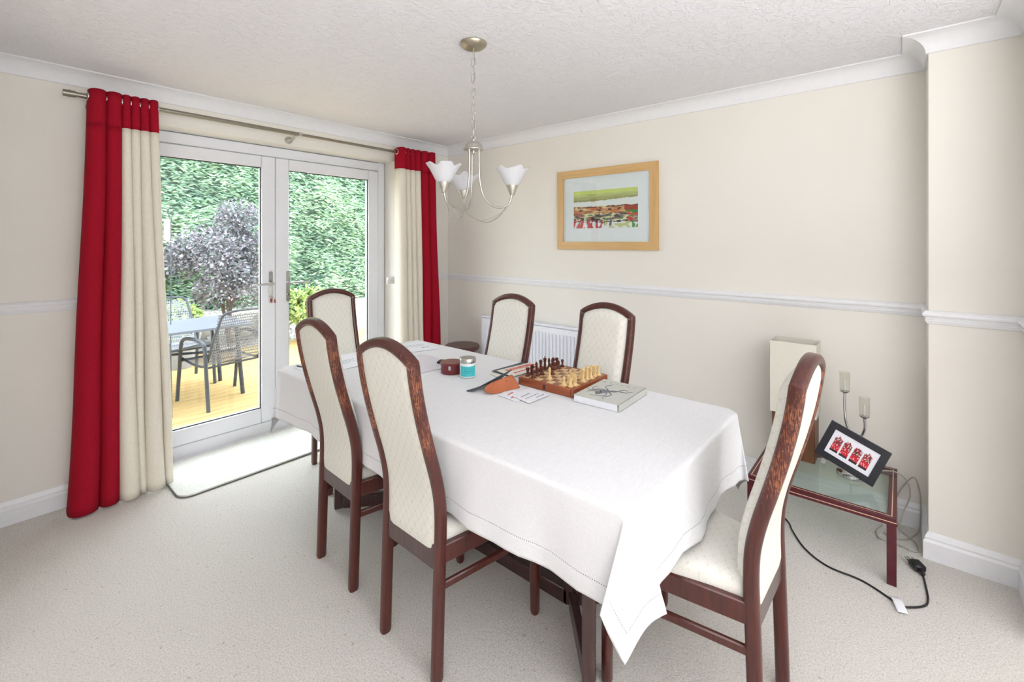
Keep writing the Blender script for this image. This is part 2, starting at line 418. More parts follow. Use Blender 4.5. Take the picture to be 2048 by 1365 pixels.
# ---------------------------------------------------------------- room shell
XR, YD, ZC = 3.04, 3.42, 2.345
DX0, DX1, DZ = 0.50, 2.42, 2.135          # door opening
struct(MB().box((0.6, -0.25, -0.05), (5.8, 7.64, 0.1)), 'floor', M['carpet'], 'beige speckled twist pile carpet over the whole room', 'carpet')
struct(MB().box((0.6, -0.25, ZC+0.05), (5.8, 7.9, 0.1)), 'ceiling', M['ceiling'], 'white textured ceiling with swirled plaster strokes', 'ceiling')
w = MB()
w.box(((-2.4+DX0)/2, YD+.14, ZC/2), (DX0+2.4, .28, ZC)); w.box(((DX1+3.3)/2, YD+.14, ZC/2), (3.3-DX1, .28, ZC))
w.box(((DX0+DX1)/2, YD+.14, (DZ+ZC)/2), (DX1-DX0, .28, ZC-DZ))
struct(w, 'wall_back', M['wall'], 'cream wall around the white french doors', 'wall')
struct(MB().box((XR+.15, 1.0, ZC/2), (.3, 4.9, ZC)), 'wall_right', M['wall'], 'long cream wall behind the framed landscape picture', 'wall')
struct(MB().box((2.91, -0.2405, ZC/2), (.26, .289, ZC)), 'wall_pier', M['wall'], 'shallow cream pier projecting at the right end of long wall', 'wall')
struct(MB().box((2.72, -0.485, ZC/2), (.62, .2, ZC)), 'wall_nib', M['wall'], 'cream return wall at the right edge beside the pier', 'wall')
struct(MB().box((-.13, 2.82, ZC/2), (.2, 1.2, ZC)), 'wall_left', M['wall'], 'cream wall left of the red and cream curtain, beside the camera', 'wall')
struct(MB().box((-2.35, -.3, ZC/2), (.1, 7.4, ZC)), 'wall_side', M['wall'], 'cream wall of the adjoining room on the left', 'wall')
struct(MB().box((3.19, -2.75, ZC/2), (.3, 2.6, ZC)), 'wall_adjoining', M['wall'], 'cream wall of the adjoining room on the right', 'wall')
w = MB(); w.box((-1.3, -4.1, ZC/2), (2.2, .2, ZC)); w.box((2.25, -4.1, ZC/2), (2.1, .2, ZC)); w.box((.5, -4.1, .5), (1.4, .2, 1.0)); w.box((.5, -4.1, 2.25), (1.4, .2, .19))
struct(w, 'wall_front', M['wall'], 'cream wall behind the camera with an added white window', 'wall')
wf = thing('window_1', 'assumed white two light window added behind the camera to admit skylight', 'window', (.5, -4.1, 0), kind='structure')  # unseen window, added and sized for the skylight it lets in
w = MB()
for x in (-.67, 0, .67): w.box((x, 0, 1.577), (.06, .07, 1.155), .004)
w.box((0, 0, 1.03), (1.4, .07, .06), .004); w.box((0, 0, 2.125), (1.4, .07, .06), .004); w.build('window_frame', M['upvc'], wf)
for x in (-.335, .335): MB().box((x, 0, 1.577), (.61, .006, 1.035)).build('window_pane', M['pane'], wf)

# coving: concave quarter
cov = [(0, -0.078), (0.006, -0.078)]
for k in range(9):
    a = k/8*pi/2; cov.append((0.010+0.072*(1-cos(a)), -0.076+0.068*sin(a)))
cov += [(0.090, -0.006), (0.090, 0), (0, 0)]
P = 0.0
w = MB(); w.sweep(cov, (-0.03, YD, ZC), (XR, YD, ZC), (0, -1, 0), e0=1, e1=1); struct(w, 'trim_1', M['coving'], 'white concave ceiling coving above the french doors', 'coving', sharp=25)
w = MB(); w.sweep(cov, (XR, -.096, ZC), (XR, YD, ZC), (-1, 0, 0), e0=1, e1=1); struct(w, 'trim_2', M['coving'], 'white concave ceiling coving along the long right wall', 'coving', sharp=25)
w = MB(); w.sweep(cov, (2.78, -.385, ZC), (2.78, -.096, ZC), (-1, 0, 0), e0=1, e1=-1); struct(w, 'trim_3', M['coving'], 'short length of white coving on top of pier', 'coving', sharp=25)
w = MB(); w.sweep(cov, (-.03, 2.22, ZC), (-.03, YD, ZC), (1, 0, 0), e1=1); struct(w, 'trim_4', M['coving'], 'white ceiling coving on the wall at far left', 'coving', sharp=25)
w = MB(); w.sweep(cov, (XR, -.096, ZC), (2.78, -.096, ZC), (0, 1, 0), e0=1, e1=-1); struct(w, 'trim_11', M['coving'], 'white coving returning on the side of the pier', 'coving', sharp=25)
w = MB(); w.sweep(cov, (2.41, -.385, ZC), (2.78, -.385, ZC), (0, 1, 0), e1=1); struct(w, 'trim_12', M['coving'], 'white coving on the return wall at right edge', 'coving', sharp=25)
dado = [(0, 0), (.006, .002), (.010, .012), (.012, .014), (.013, .021), (.010, .023), (.011, .034), (.020, .036), (.022, .044), (.020, .050), (.010, .060), (0, .062)]
ZD = 1.052
def rail(name, p0, p1, nrm, label, e0=0, e1=0):
    w = MB(); w.sweep(dado, (p0[0], p0[1], ZD), (p1[0], p1[1], ZD), nrm, e0=e0, e1=e1); return struct(w, name, M['trim'], label, 'dado rail', sharp=20)
rail('trim_5', (-.03, YD), (DX0-.10, YD), (0, -1, 0), 'white dado rail on the wall left of the curtain', e0=1)
rail('trim_6', (DX1-.09, YD), (XR, YD), (0, -1, 0), 'short white dado rail right of the french doors', e1=1)
rail('trim_7', (XR, -.096), (XR, YD), (-1, 0, 0), 'long white moulded dado rail along the right wall', e0=1, e1=1)
rail('trim_8', (2.78, -.385), (2.78, -.096), (-1, 0, 0), 'white dado rail across the front of the pier', e0=1, e1=-1)
rail('trim_9', (XR, -.096), (2.78, -.096), (0, 1, 0), 'white dado rail returning on side of the pier', e0=1, e1=-1)
rail('trim_10', (2.41, -.385), (2.78, -.385), (0, 1, 0), 'white dado rail on the return wall at right edge', e1=1)
base = [(0, 0), (.019, 0), (.019, .078), (.016, .084), (.012, .088), (.013, .096), (.009, .106), (.004, .116), (0, .118)]
def skirt(name, p0, p1, nrm, label, e0=0, e1=0):
    w = MB(); w.sweep(base, (p0[0], p0[1], 0), (p1[0], p1[1], 0), nrm, e0=e0, e1=e1); return struct(w, name, M['trim'], label, 'skirting board', sharp=25)
skirt('baseboard_left', (-.03, YD), (DX0-.04, YD), (0, -1, 0), 'white skirting board left of the red curtain', e0=1)
skirt('baseboard_back', (DX1+.0, YD), (XR, YD), (0, -1, 0), 'white skirting board right of the french doors', e1=1)
skirt('baseboard_right', (XR, -.096), (XR, YD), (-1, 0, 0), 'white skirting board along the long right wall', e0=1, e1=1)
skirt('baseboard_pier', (2.78, -.385), (2.78, -.096), (-1, 0, 0), 'white skirting board across front of the pier', e0=1, e1=-1)
skirt('baseboard_return', (XR, -.096), (2.78, -.096), (0, 1, 0), 'white skirting board on the side of the pier', e0=1, e1=-1)
skirt('baseboard_nib', (2.41, -.385), (2.78, -.385), (0, 1, 0), 'white skirting board on the return wall at right edge', e1=1)

# ---------------------------------------------------------------- french doors
FY = 3.575
fr = thing('door_frame', 'white plastic outer frame around the pair of french doors', 'door frame', (1.46, FY, 0), kind='structure')
w = MB(); F0, F1 = DX0-1.46+.004, DX1-1.46-.004
w.box((F0+.035, .035, DZ/2), (.07, .07, DZ), .005); w.box((F1-.035, .035, DZ/2), (.07, .07, DZ), .005)
w.build('jamb', M['upvc'], fr)
MB().box((0, .035, DZ-.041), (F1-F0-.14, .07, .074), .005).build('head_rail', M['upvc'], fr)
MB().box((0, .035, .045), (F1-F0-.14, .07, .09), .005).build('sill_rail', M['upvc'], fr)
MB().box((0, -.014, .008), (F1-F0, .028, .016), .004).build('threshold_strip', M['upvc'], fr)
def door(n, x0, x1, label, lever):
    t = thing('door_%d' % n, label, 'door', (x0, FY-.012, 0), kind='structure')
    W = x1-x0; zb, zt = .095, 2.052; s = .098; sb = .105
    def prof(w, a, b): w.box(a, b, .008)
    w = MB(); w.box((s/2, .03, (zb+zt)/2), (s, .06, zt-zb), .006); w.build('stile', M['upvc'], t)
    w = MB(); w.box((W-s/2, .03, (zb+zt)/2), (s, .06, zt-zb), .006); w.build('stile', M['upvc'], t)
    w = MB(); w.box((W/2, .03, zt-.042), (W-2*s, .058, .084), .006); w.build('top_rail', M['upvc'], t)
    w = MB(); w.box((W/2, .03, zb+sb/2), (W-2*s, .058, sb), .006); w.build('bottom_rail', M['upvc'], t)
    g0, g1, gb, gt = s, W-s, zb+sb, zt-.084
    w = MB(); th = .006
    for y in (.016,):
        w.box(((g0+g1)/2, y, gt-th/2), (g1-g0, .008, th)); w.box(((g0+g1)/2, y, gb+th/2), (g1-g0, .008, th))
        w.box((g0+th/2, y, (gb+gt)/2), (th, .008, gt-gb)); w.box((g1-th/2, y, (gb+gt)/2), (th, .008, gt-gb))
    w.build('gasket', M['gasket'], t)
    MB().box(((g0+g1)/2, .03, (gb+gt)/2), (g1-g0-.002, .004, gt-gb-.002)).build('pane', M['pane'], t)
    # handle
    lx, sg = lever
    h = MB()
    pl = [(.013*cos(a), .105+.013*sin(a)) for a in [k*pi/8 for k in range(9)]]+[(.013*cos(a), -.105+.013*sin(a)) for a in [pi+k*pi/8 for k in range(9)]]
    R = Matrix(((1, 0, 0), (0, 0, 1), (0, 1, 0)))
    h.prism(pl, -.007, 0.0, c=(lx, 0, 1.085), R=R)
    hd = h.build('handle', M['chrome'], t)
    w = MB(); w.tube([(lx, -.007, 1.113), (lx, -.045, 1.113)], .009, 12); w.tube(cr([(lx, -.042, 1.113), (lx+sg*.03, -.05, 1.113), (lx+sg*.12, -.05, 1.111), (lx+sg*.145, -.046, 1.109)], 5), .0075, 10)
    w.build('lever', M['chrome'], hd)
    w = MB(); w.tube([(lx, -.006, 1.02), (lx, -.012, 1.02)], .008, 12); w.box((lx, -.0135, 1.02), (.002, .003, .008), m=1); w.build('lock_cylinder', [M['chrome'], M['black']], hd)
    return t
d1 = door(1, .578, 1.459, 'left white french door leaf with lever handle and key', (.881-.035, -1))
d2 = door(2, 1.461, 2.342, 'right white french door leaf with chrome lever handle', (.088, 1))
ky = thing('key', 'small door key with a red tag hanging in the left door lock', 'key', (1.424, FY-.026, 1.02))
w = MB(); w.box((0, -.012, 0), (.003, .026, .01), .001); w.build('key_blade', M['chrome'], ky)
w = MB(); w.tube([(.0, -.024, -.002), (.01, -.026, -.02)], .001, 6); w.box((.014, -.028, -.036), (.014, .004, .026), .002); w.build('key_tag', M['redtag'], ky)

# ---------------------------------------------------------------- curtains and pole
RY, RZ = 3.30, 2.196
cp = thing('curtain_pole', 'brushed steel curtain pole spanning above the french doors', 'curtain pole', (1.52, RY, RZ))
w = MB(); w.tube([(-1.18, 0, 0), (.0, 0, 0)], .0135, 16); w.build('outer_tube', M['pole'], cp)
w = MB(); w.tube([(0, 0, 0), (1.22, 0, 0)], .0105, 16); w.build('inner_tube', M['pole'], cp)
w = MB(); w.tube([(-.012, 0, 0), (.012, 0, 0)], .016, 16); w.build('joint_collar', M['chrome'], cp)
for x, sg in ((-1.20, -1), (1.225, 1)):
    w = MB(); w.tube([(x-.024, 0, 0), (x+.024, 0, 0)], .0175, 16); w.tube([(x-.003, 0, 0), (x+.003, 0, 0)], .019, 16); w.build('finial', M['pole'], cp)
for x in (-1.10, -.03, 1.17):
    w = MB(); w.tube([(x, .118, -.03), (x, .108, -.03)], .026, 20); w.tube(cr([(x, .112, -.03), (x, .06, -.034), (x, .01, -.024), (x, -.002, -.012)], 4), .007, 8); w.build('bracket', M['steel'], cp)
def curtain(label, topx, botx, split, red_first, nw, zbot, seed, lobes, lobb):
    t = thing('curtain', label, 'curtain', ((topx[0]+topx[1])/2, RY, 0), group=None)
    cx = (topx[0]+topx[1])/2
    ZT = 2.236; HZ = 2.05
    rnd = random.Random(seed); ph = [rnd.uniform(-.35, .35) for _ in range(12)]; am = [rnd.uniform(.75, 1.2) for _ in range(12)]
    tw = sum(lobes); cum = [0]
    for q_ in lobes: cum.append(cum[-1]+q_/tw)
    tb = sum(lobb); cub = [0]
    for q_ in lobb: cub.append(cub[-1]+q_/tb)
    def pt(u, z):
        k = 1-(z-zbot)/(ZT-zbot); k = max(0, min(1, k))
        x0 = topx[0]+(botx[0]-topx[0])*k**1.2; x1 = topx[1]+(botx[1]-topx[1])*k**1.2
        uu = u*len(lobes); i = min(int(uu), len(lobes)-1); f = uu-i; a_ = pi*f
        A0 = cum[i]+(cub[i]-cum[i])*k; A1 = cum[i+1]+(cub[i+1]-cum[i+1])*k
        wl_ = (A1-A0)*(x1-x0); am_ = am[i]
        x = x0+(x1-x0)*(A0+A1)/2-.5*wl_*cos(a_)*(1+.34*sin(a_))
        dep = (.066+.030*k*am_)*min(1.25, .45+wl_/.10)
        y = .020-dep*sin(a_)**.75+.010*k*sin(3*z+i*1.7)
        y = min(y, YD-RY-.03)
        top = -.012*(1-sin(a_))*smoothstep(ZT-.03, ZT, z) if z > ZT-.03 else 0
        return Vector((x-cx+.006*k*sin(4*z+i), y, z+top))
    def panel(name, u0, u1, z0, z1, mat):
        nu = int(round(len(lobes)*16*(u1-u0))); nv = max(2, int((z1-z0)*22))
        w = MB(); w.grid(lambda a, b: pt(u0+(u1-u0)*a, z0+(z1-z0)*b), nu, nv)
        o = w.build(name, mat, t, sharp=80, recalc=False)
        md = o.modifiers.new('thickness', 'SOLIDIFY'); md.thickness = .004; md.offset = 0
        return o
    if red_first:
        panel('red_panel', 0, split, zbot, HZ, M['red']); panel('cream_panel', split, 1, zbot, HZ, M['cream'])
    else:
        panel('cream_panel', 0, split, zbot, HZ, M['cream']); panel('red_panel', split, 1, zbot, HZ, M['red'])
    panel('red_header', 0, 1, HZ, ZT, M['red'])
    for i in range(len(lobes)):
        for f in (.10, .90):
            u = (i+f)/len(lobes)
            p = pt(u, RZ); q = pt(u+.002, RZ); T = (q-p); T.z = 0; T.normalize(); N = Vector((-T.y, T.x, 0))
            w = MB(); w.tube([Vector((p.x, p.y, RZ))+(T*cos(a)+Vector((0, 0, 1))*sin(a))*.021 for a in [2*pi*k/20 for k in range(20)]], .0042, 6, closed=True, up=N)
            w.build('eyelet', M['chrome'], t)
    return t
curtain('red and cream eyelet curtain hanging left of the french doors', (.392, .690), (.312, .765), 2/6, True, 5.5, .012, 3, [1.5, 1.35, .85, .85, .85, .9], [1.5, 1.1, 1.15, .55, 1.15, .55])
curtain('cream and red eyelet curtain hanging right of the french doors', (2.345, 2.745), (2.355, 2.80), 4/6, False, 5.5, .012, 5, [1.1, .8, .8, .9, 1.2, 1.3], [1.1, .9, .8, .8, 1.2, 1.35])

# ---------------------------------------------------------------- rug
def rrect(x0, y0, x1, y1, r, n=8):
    out = []
    for cx, cy, a0 in ((x1-r, y1-r, 0), (x0+r, y1-r, pi/2), (x0+r, y0+r, pi), (x1-r, y0+r, 1.5*pi)):
        for k in range(n+1): a = a0+k/n*pi/2; out.append((cx+r*cos(a), cy+r*sin(a)))
    return out
rg = thing('door_mat', 'cream pile mat with rounded corners lying before the french doors', 'rug', (1.1, 3.2, 0))
w = MB(); w.prism(rrect(-.37, -.19, .72, .34, .07), .0, .014); w.build('rug_pile', M['rug'], rg)
w = MB(); pp = rrect(-.373, -.193, .723, .343, .073); w.tube([(x, y, .004) for x, y in pp], .0032, 6, closed=True); w.build('rug_edging', M['rug_edge'], rg)

# ---------------------------------------------------------------- dining chairs
HW = .146
backp = [(0, 0.0), (.2, .006), (.38, .012), (.50, .016), (.58, .012), (.66, -.004), (.75, -.030), (.84, -.055), (.93, -.076), (1.0, -.088), (1.04, -.093), (1.11, -.101)]
def bx(z):
    # smooth interpolation
    for i in range(len(backp)-1):
        if z <= backp[i+1][0]:
            z0, x0 = backp[i]; z1, x1 = backp[i+1]
            m0 = (x1-backp[max(i-1, 0)][1])/(z1-backp[max(i-1, 0)][0]) if i else (x1-x0)/(z1-z0)
            j = min(i+2, len(backp)-1); m1 = (backp[j][1]-x0)/(backp[j][0]-z0)
            t = (z-z0)/(z1-z0); h = z1-z0
            return (2*t**3-3*t*t+1)*x0+(t**3-2*t*t+t)*h*m0+(-2*t**3+3*t*t)*x1+(t**3-t*t)*h*m1
    return backp[-1][1]
def secr(a, b, r=.45, n=4):
    """rounded rectangle section"""
    out = []; rr = min(a, b)*r*2/2
    for cx, cy, a0 in ((a-rr, b-rr, 0), (-a+rr, b-rr, pi/2), (-a+rr, -b+rr, pi), (a-rr, -b+rr, 1.5*pi)):
        for k in range(n+1): q = a0+k/n*pi/2; out.append((cx+rr*cos(q), cy+rr*sin(q)))
    return out
def archz(y): return 1.043+.047*(1-(y/HW)**2)
def make_chair(label, wear):
    t = thing('dining_chair', label, 'chair')
    wm = M[wear]
    for s in (-1, 1):
        w = MB(); zs = [0, .01]+[.06+k*.974/36 for k in range(37)]
        pts = [(bx(z), s*HW, z) for z in zs]
        rr = [.86, 1]+[1]*37
        w.tube(pts, rr, sec=secr(.0200, .0155, .75), up=(1, 0, 0)); w.build('back_post', wm, t)
    w = MB(); ys = [-HW+2*HW*k/24 for k in range(25)]
    w.tube([(bx(1.030), -HW, 1.030)]+[(bx(archz(y)), y*1.0, archz(y)) for y in ys]+[(bx(1.030), HW, 1.030)], 1.0, sec=secr(.0200, .0157, .75), up=(1, 0, 0)); w.build('crest_rail', wm, t)
    for s in (-1, 1):
        w = MB(); y = s*HW; z = 1.036; c = Vector((bx(z), y, z))
        w.tube([c+Vector((0, -s*.0004, -.0006)), c+Vector((0, s*.0004, .0006))], 1.0, sec=secr(.0204, .0160, .75), up=(1, 0, 0)); w.build('joint_line', M['joint'], t)
    # back panel
    zb = .40; w = MB()
    def side(u, v, sg):
        y = (2*u-1)*(HW-.0145)
        zt = archz(y)-.016; cr_ = .035
        e = max(0, abs(y)-(HW-.0145-cr_)); zb2 = zb+.012+ (cr_-sqrt(max(0, cr_**2-e**2)))
        z = zb2+(zt-zb2)*v
        edge = min(1, min(u, 1-u)*12, (v)*22+.10, (1-v)*18+.05)
        th = .012+(.034 if sg > 0 else .007)*sqrt(max(0, edge))
        return Vector((bx(z)+.002+sg*th, y, z))
    nu, nv = 16, 40
    w.grid(lambda u, v: side(u, v, 1), nu, nv); w.grid(lambda u, v: side(u, v, -1), nu, nv)
    k = (nu+1)*(nv+1); W = nu+1
    for i in range(nu): w.f.append((i, i+1, k+i+1, k+i)); w.mi.append(0); a = nv*W+i; w.f.append((a, a+1, k+a+1, k+a)); w.mi.append(0)
    for j in range(nv):
        a = j*W; w.f.append((a, a+W, k+a+W, k+a)); w.mi.append(0); a = j*W+nu; w.f.append((a, a+W, k+a+W, k+a)); w.mi.append(0)
    w.build('back_panel', M['fab_back'], t, sharp=60)
    # rear rail
    w = MB(); w.box((bx(.39)-.0, 0, .392), (.022, 2*HW-.03, .085), .003); w.build('rear_rail', M['maho_grey'], t)
    # front legs, side rails, stretchers
    FX, FYY = .425, .212
    for s in (-1, 1):
        w = MB(); w.tube([(FX, s*FYY, 0), (FX, s*FYY, .012), (FX-.002, s*FYY*.995, .42)], [.8, 1, 1.04], sec=secr(.0165, .0165, .75), up=(1, 0, 0)); w.build('front_leg', M['maho'], t)
        a = Vector((.012, s*(HW+.001), 0)); b = Vector((FX-.005, s*(FYY-.001), 0)); d = b-a; rz = atan2(d.y, d.x); c = (a+b)/2
        w = MB(); w.box((c.x, c.y, .405), (d.length-.012, .022, .062), .004, rz=rz); w.build('side_rail', M['maho'], t)
        w = MB(); w.box((c.x, c.y, .30), (d.length-.016, .016, .026), .004, rz=rz); w.build('stretcher', M['maho'], t)
    w = MB(); w.box((FX-.004, 0, .405), (.022, 2*FYY-.03, .062), .004); w.build('front_rail', M['maho'], t)
    # seat
    w = MB()
    def seat(u, v, top):
        # u along depth, v across
        x = .010+u*.445; hw = HW-.014+(FYY+.012-HW+.014)*smoothstep(-.15, 1, u)+0
        if u < .06: hw = HW-.019
        y = (2*v-1)*hw
        e = min(u*.445, (1-u)*.445, min(v, 1-v)*2*hw)
        rr = .03; cx = smoothstep(0, 1, 1)
        # round front corners
        if u > .9: y *= 1-.10*((u-.9)/.1)**2
        hgt = .030+.016*min(1, e/.03)**.5+.006*sin(pi*u)*sin(pi*v)
        return Vector((x, y, .434+(hgt if top else 0)))
    nu, nv = 26, 22
    w.grid(lambda u, v: seat(u, v, True), nu, nv); w.grid(lambda u, v: seat(u, v, False), nu, nv)
    k = (nu+1)*(nv+1); W = nu+1
    for i in range(nu): w.f.append((i, i+1, k+i+1, k+i)); w.mi.append(0); a = nv*W+i; w.f.append((a, a+1, k+a+1, k+a)); w.mi.append(0)
    for j in range(nv):
        a = j*W; w.f.append((a, a+W, k+a+W, k+a)); w.mi.append(0); a = j*W+nu; w.f.append((a, a+W, k+a+W, k+a)); w.mi.append(0)
    w.build('seat_cushion', M['fab_seat'], t, sharp=50)
    return t
c0 = make_chair('mahogany dining chair with heavily scuffed crest rail, nearest on the window-facing left side', 'maho_worn')
def place(x, y, deg, label, src):
    o = src; o.location = (x, y, 0); o.rotation_euler = (0, 0, radians(deg)); o['label'] = label; o['group'] = 'dining chairs around the table'; return o
GRP = 'dining chairs around the table'
place(.969, 1.286, -1, 'scuffed mahogany dining chair with cream back, nearer of the two on the table’s left side', c0)
c1 = copy_tree(c0); place(1.008, 1.847, -2.6, 'mahogany dining chair with cream back, farther of the two on the table’s left side', c1)
c6 = copy_tree(c0); place(1.520, .290, 88, 'large worn mahogany dining chair with seat pushed under the near end of the table', c6)
lt = make_chair('x', 'maho_light_worn')
place(1.555, 2.845, -96.5, 'cream backed mahogany dining chair at the far end, in front of right glass door', lt)
c4 = copy_tree(lt); place(2.035, 1.80, 180, 'cream backed mahogany dining chair standing in front of the left part of radiator', c4)
c5 = copy_tree(lt); place(2.038, 1.172, 176, 'cream backed mahogany dining chair on the wall side, behind the chess board', c5)
for o in (c0, c1, c6, lt, c4, c5): o['label'] = o['label'].replace('’', "'")

# ---------------------------------------------------------------- dining table
TX0, TX1, TY0, TY1, TZ = 1.045, 1.965, .495, 2.525, .75
tb = thing('dining_table', 'dark mahogany dining table on diagonal pedestal feet, hidden under white cloth', 'table', (1.505, 1.51, 0))
w = MB(); w.prism(rrect(TX0-1.499, TY0-1.504, TX1-1.511, TY1-1.516, .05), .722, .745); w.build('table_top', M['maho_table'], tb)
for sy in (-1, 1):
    ay = sy*.535; ex = .255; ey = sy*.782
    w = MB(); w.box((0, ay, .37), (.05, .05, .70), .004); w.build('centre_post', M['maho_table'], tb)
    for sx in (-1, 1):
        if sy < 0 or True:
            w = MB(); w.box((sx*ex, ay+(ey-ay)*.93, .366), (.040, .040, .712), .004, rz=.40*sx*sy); w.build('leg', M['maho_table'], tb)
        d = Vector((sx*ex, (ey-ay)*.93, 0)); c = d/2
        w = MB(); w.box((c.x, ay+c.y, .045), (d.length-.05, .03, .07), .004, rz=atan2(d.y, d.x)); w.build('foot_runner', M['maho_table'], tb)
        w = MB(); w.box((c.x, ay+c.y, .69), (d.length-.05, .03, .06), .004, rz=atan2(d.y, d.x)); w.build('top_bearer', M['maho_table'], tb)
w = MB(); w.box((0, 0, .045), (.05, 1.06, .06), .004); w.build('long_stretcher', M['maho_table'], tb)

def tablecloth():
    O = .245; rc = .035; b = .010
    X0, X1, Y0, Y1 = TX0-.006, TX1+.006, TY0-.006, TY1+.006
    def edges(a, b_, lo, hi, fine):
        out = [a]; x = a
        while x < b_-1e-6:
            near = min(abs(x-lo), abs(x-hi))
            step = fine if (x < lo+.06 or x > hi-.06) else .05
            x = min(b_, x+step); out.append(x)
        return out
    S = edges(X0-O, X1+O, X0, X1, .0075); T = edges(Y0-O, Y1+O, Y0, Y1, .0075)
    ix0, ix1, iy0, iy1 = X0+rc, X1-rc, Y0+rc, Y1-rc
    def hang(s, t):
        cs = min(max(s, ix0), ix1); ct = min(max(t, iy0), iy1); u = s-cs; v = t-ct; r = sqrt(u*u+v*v)
        zb = TZ+.0008*noise.noise(Vector((s*3, t*3, 0)))
        if r < 1e-6 or r <= rc-b: return Vector((s, t, zb))
        n = Vector((u/r, v/r, 0)); h = r-(rc-b)
        th = abs(atan2(abs(v), abs(u))); corner = (abs(u) > 1e-9 and abs(v) > 1e-9)
        if h < b*pi/2: o_, dz = b*sin(h/b), b*(1-cos(h/b))
        else: o_, dz = b, b+(h-b*pi/2)
        drop = max(0, h-b*pi/2); k = drop/O
        # ripples on straight runs
        al = (s if abs(v) > abs(u) else t)
        rip = .010*k*(sin(al*13+1.3)+.6*sin(al*29+2.1*al))+.006*k
        if corner:
            ph_ = (th-pi/4)/(pi/4)
            l_ = .25*sin(pi*min(1, abs(ph_)/.78)**1.0*.5)*(1 if ph_ > 0 else -1) if abs(ph_) < .78 else .25*(1 if ph_ > 0 else -1)*cos((abs(ph_)-.78)/.22*pi/2)**.8
            l_ += -.09*cos(ph_*pi/2)**2
            ou = .02+.03*cos(ph_*pi*2.5)*(1-abs(ph_))+.03*(1-abs(ph_))
            ou *= min(1, (1-abs(ph_))*5)
            eo = Vector((1 if u > 0 else -1, 1 if v > 0 else -1, 0)).normalized()
            et = Vector((-eo.y, eo.x, 0)); et *= (1 if (u > 0) == (v > 0) else -1)
            q = max(0, 1-l_*l_-ou*ou)
            dz = b+drop*sqrt(q)*(1-.07*cos(ph_*pi/2))
            pos = Vector((cs, ct, 0))+n*(rc-b+o_)+et*(drop*l_)+eo*(drop*ou)+n*(rip*(abs(ph_)**6))
        else:
            near = 0
            pos = Vector((cs, ct, 0))+n*(rc-b+o_+rip)
        wob = .010*k*noise.noise(Vector((s*5, t*5, 2)))
        return Vector((pos.x, pos.y, zb-dz+wob))
    w = MB(); nS, nT = len(S), len(T)
    vs = [hang(s, t) for t in T for s in S]
    fs = [(j*nS+i, j*nS+i+1, (j+1)*nS+i+1, (j+1)*nS+i) for j in range(nT-1) for i in range(nS-1)]
    w.add(vs, fs); o = w.build('tablecloth', M['linen'], None, sharp=180, recalc=False)
    uv = o.data.uv_layers.new(name='edge')
    for p in o.data.polygons:
        for li in p.loop_indices:
            vi = o.data.loops[li].vertex_index; s = S[vi % nS]; t = T[vi//nS]
            ds = min(s-S[0], S[-1]-s); dt = min(t-T[0], T[-1]-t)
            uv.data[li].uv = (min(ds, dt), t if ds < dt else s)
    md = o.modifiers.new('thickness', 'SOLIDIFY'); md.thickness = .0014; md.offset = 1
    tag(o, 'white linen tablecloth with hemstitched border draped over the dining table', 'tablecloth')
tablecloth()
TT = TZ+.0022          # resting height on the cloth

# ---------------------------------------------------------------- painted prints
def painted(name, W, Hh, nx, ny, fn, parent, M4, thick=.001):
    """flat print: grid in local (a right, b up), colour per vertex; M4 places it"""
    vs = []; fs = []; cols = []
    for j in range(ny+1):
        for i in range(nx+1):
            u, v = i/nx, j/ny; vs.append(tuple(M4@Vector(((u-.5)*W, (v-.5)*Hh, thick)))); cols.append(fn(u, v))
    for j in range(ny):
        for i in range(nx): a = j*(nx+1)+i; fs.append((a, a+1, a+nx+2, a+nx+1))
    me = bpy.data.meshes.new(name); me.from_pydata(vs, [], fs); me.materials.append(M['print'])
    ca = me.color_attributes.new('paint', 'FLOAT_COLOR', 'POINT')
    for i, c in enumerate(cols): ca.data[i].color = c
    o = bpy.data.objects.new(name, me); C.objects.link(o); o.parent = parent; return o
def mixc(a, b, t): return tuple(a[i]*(1-t)+b[i]*t for i in range(3))+(1,)
def N2(x, y, s=0): return noise.noise(Vector((x, y, s)))
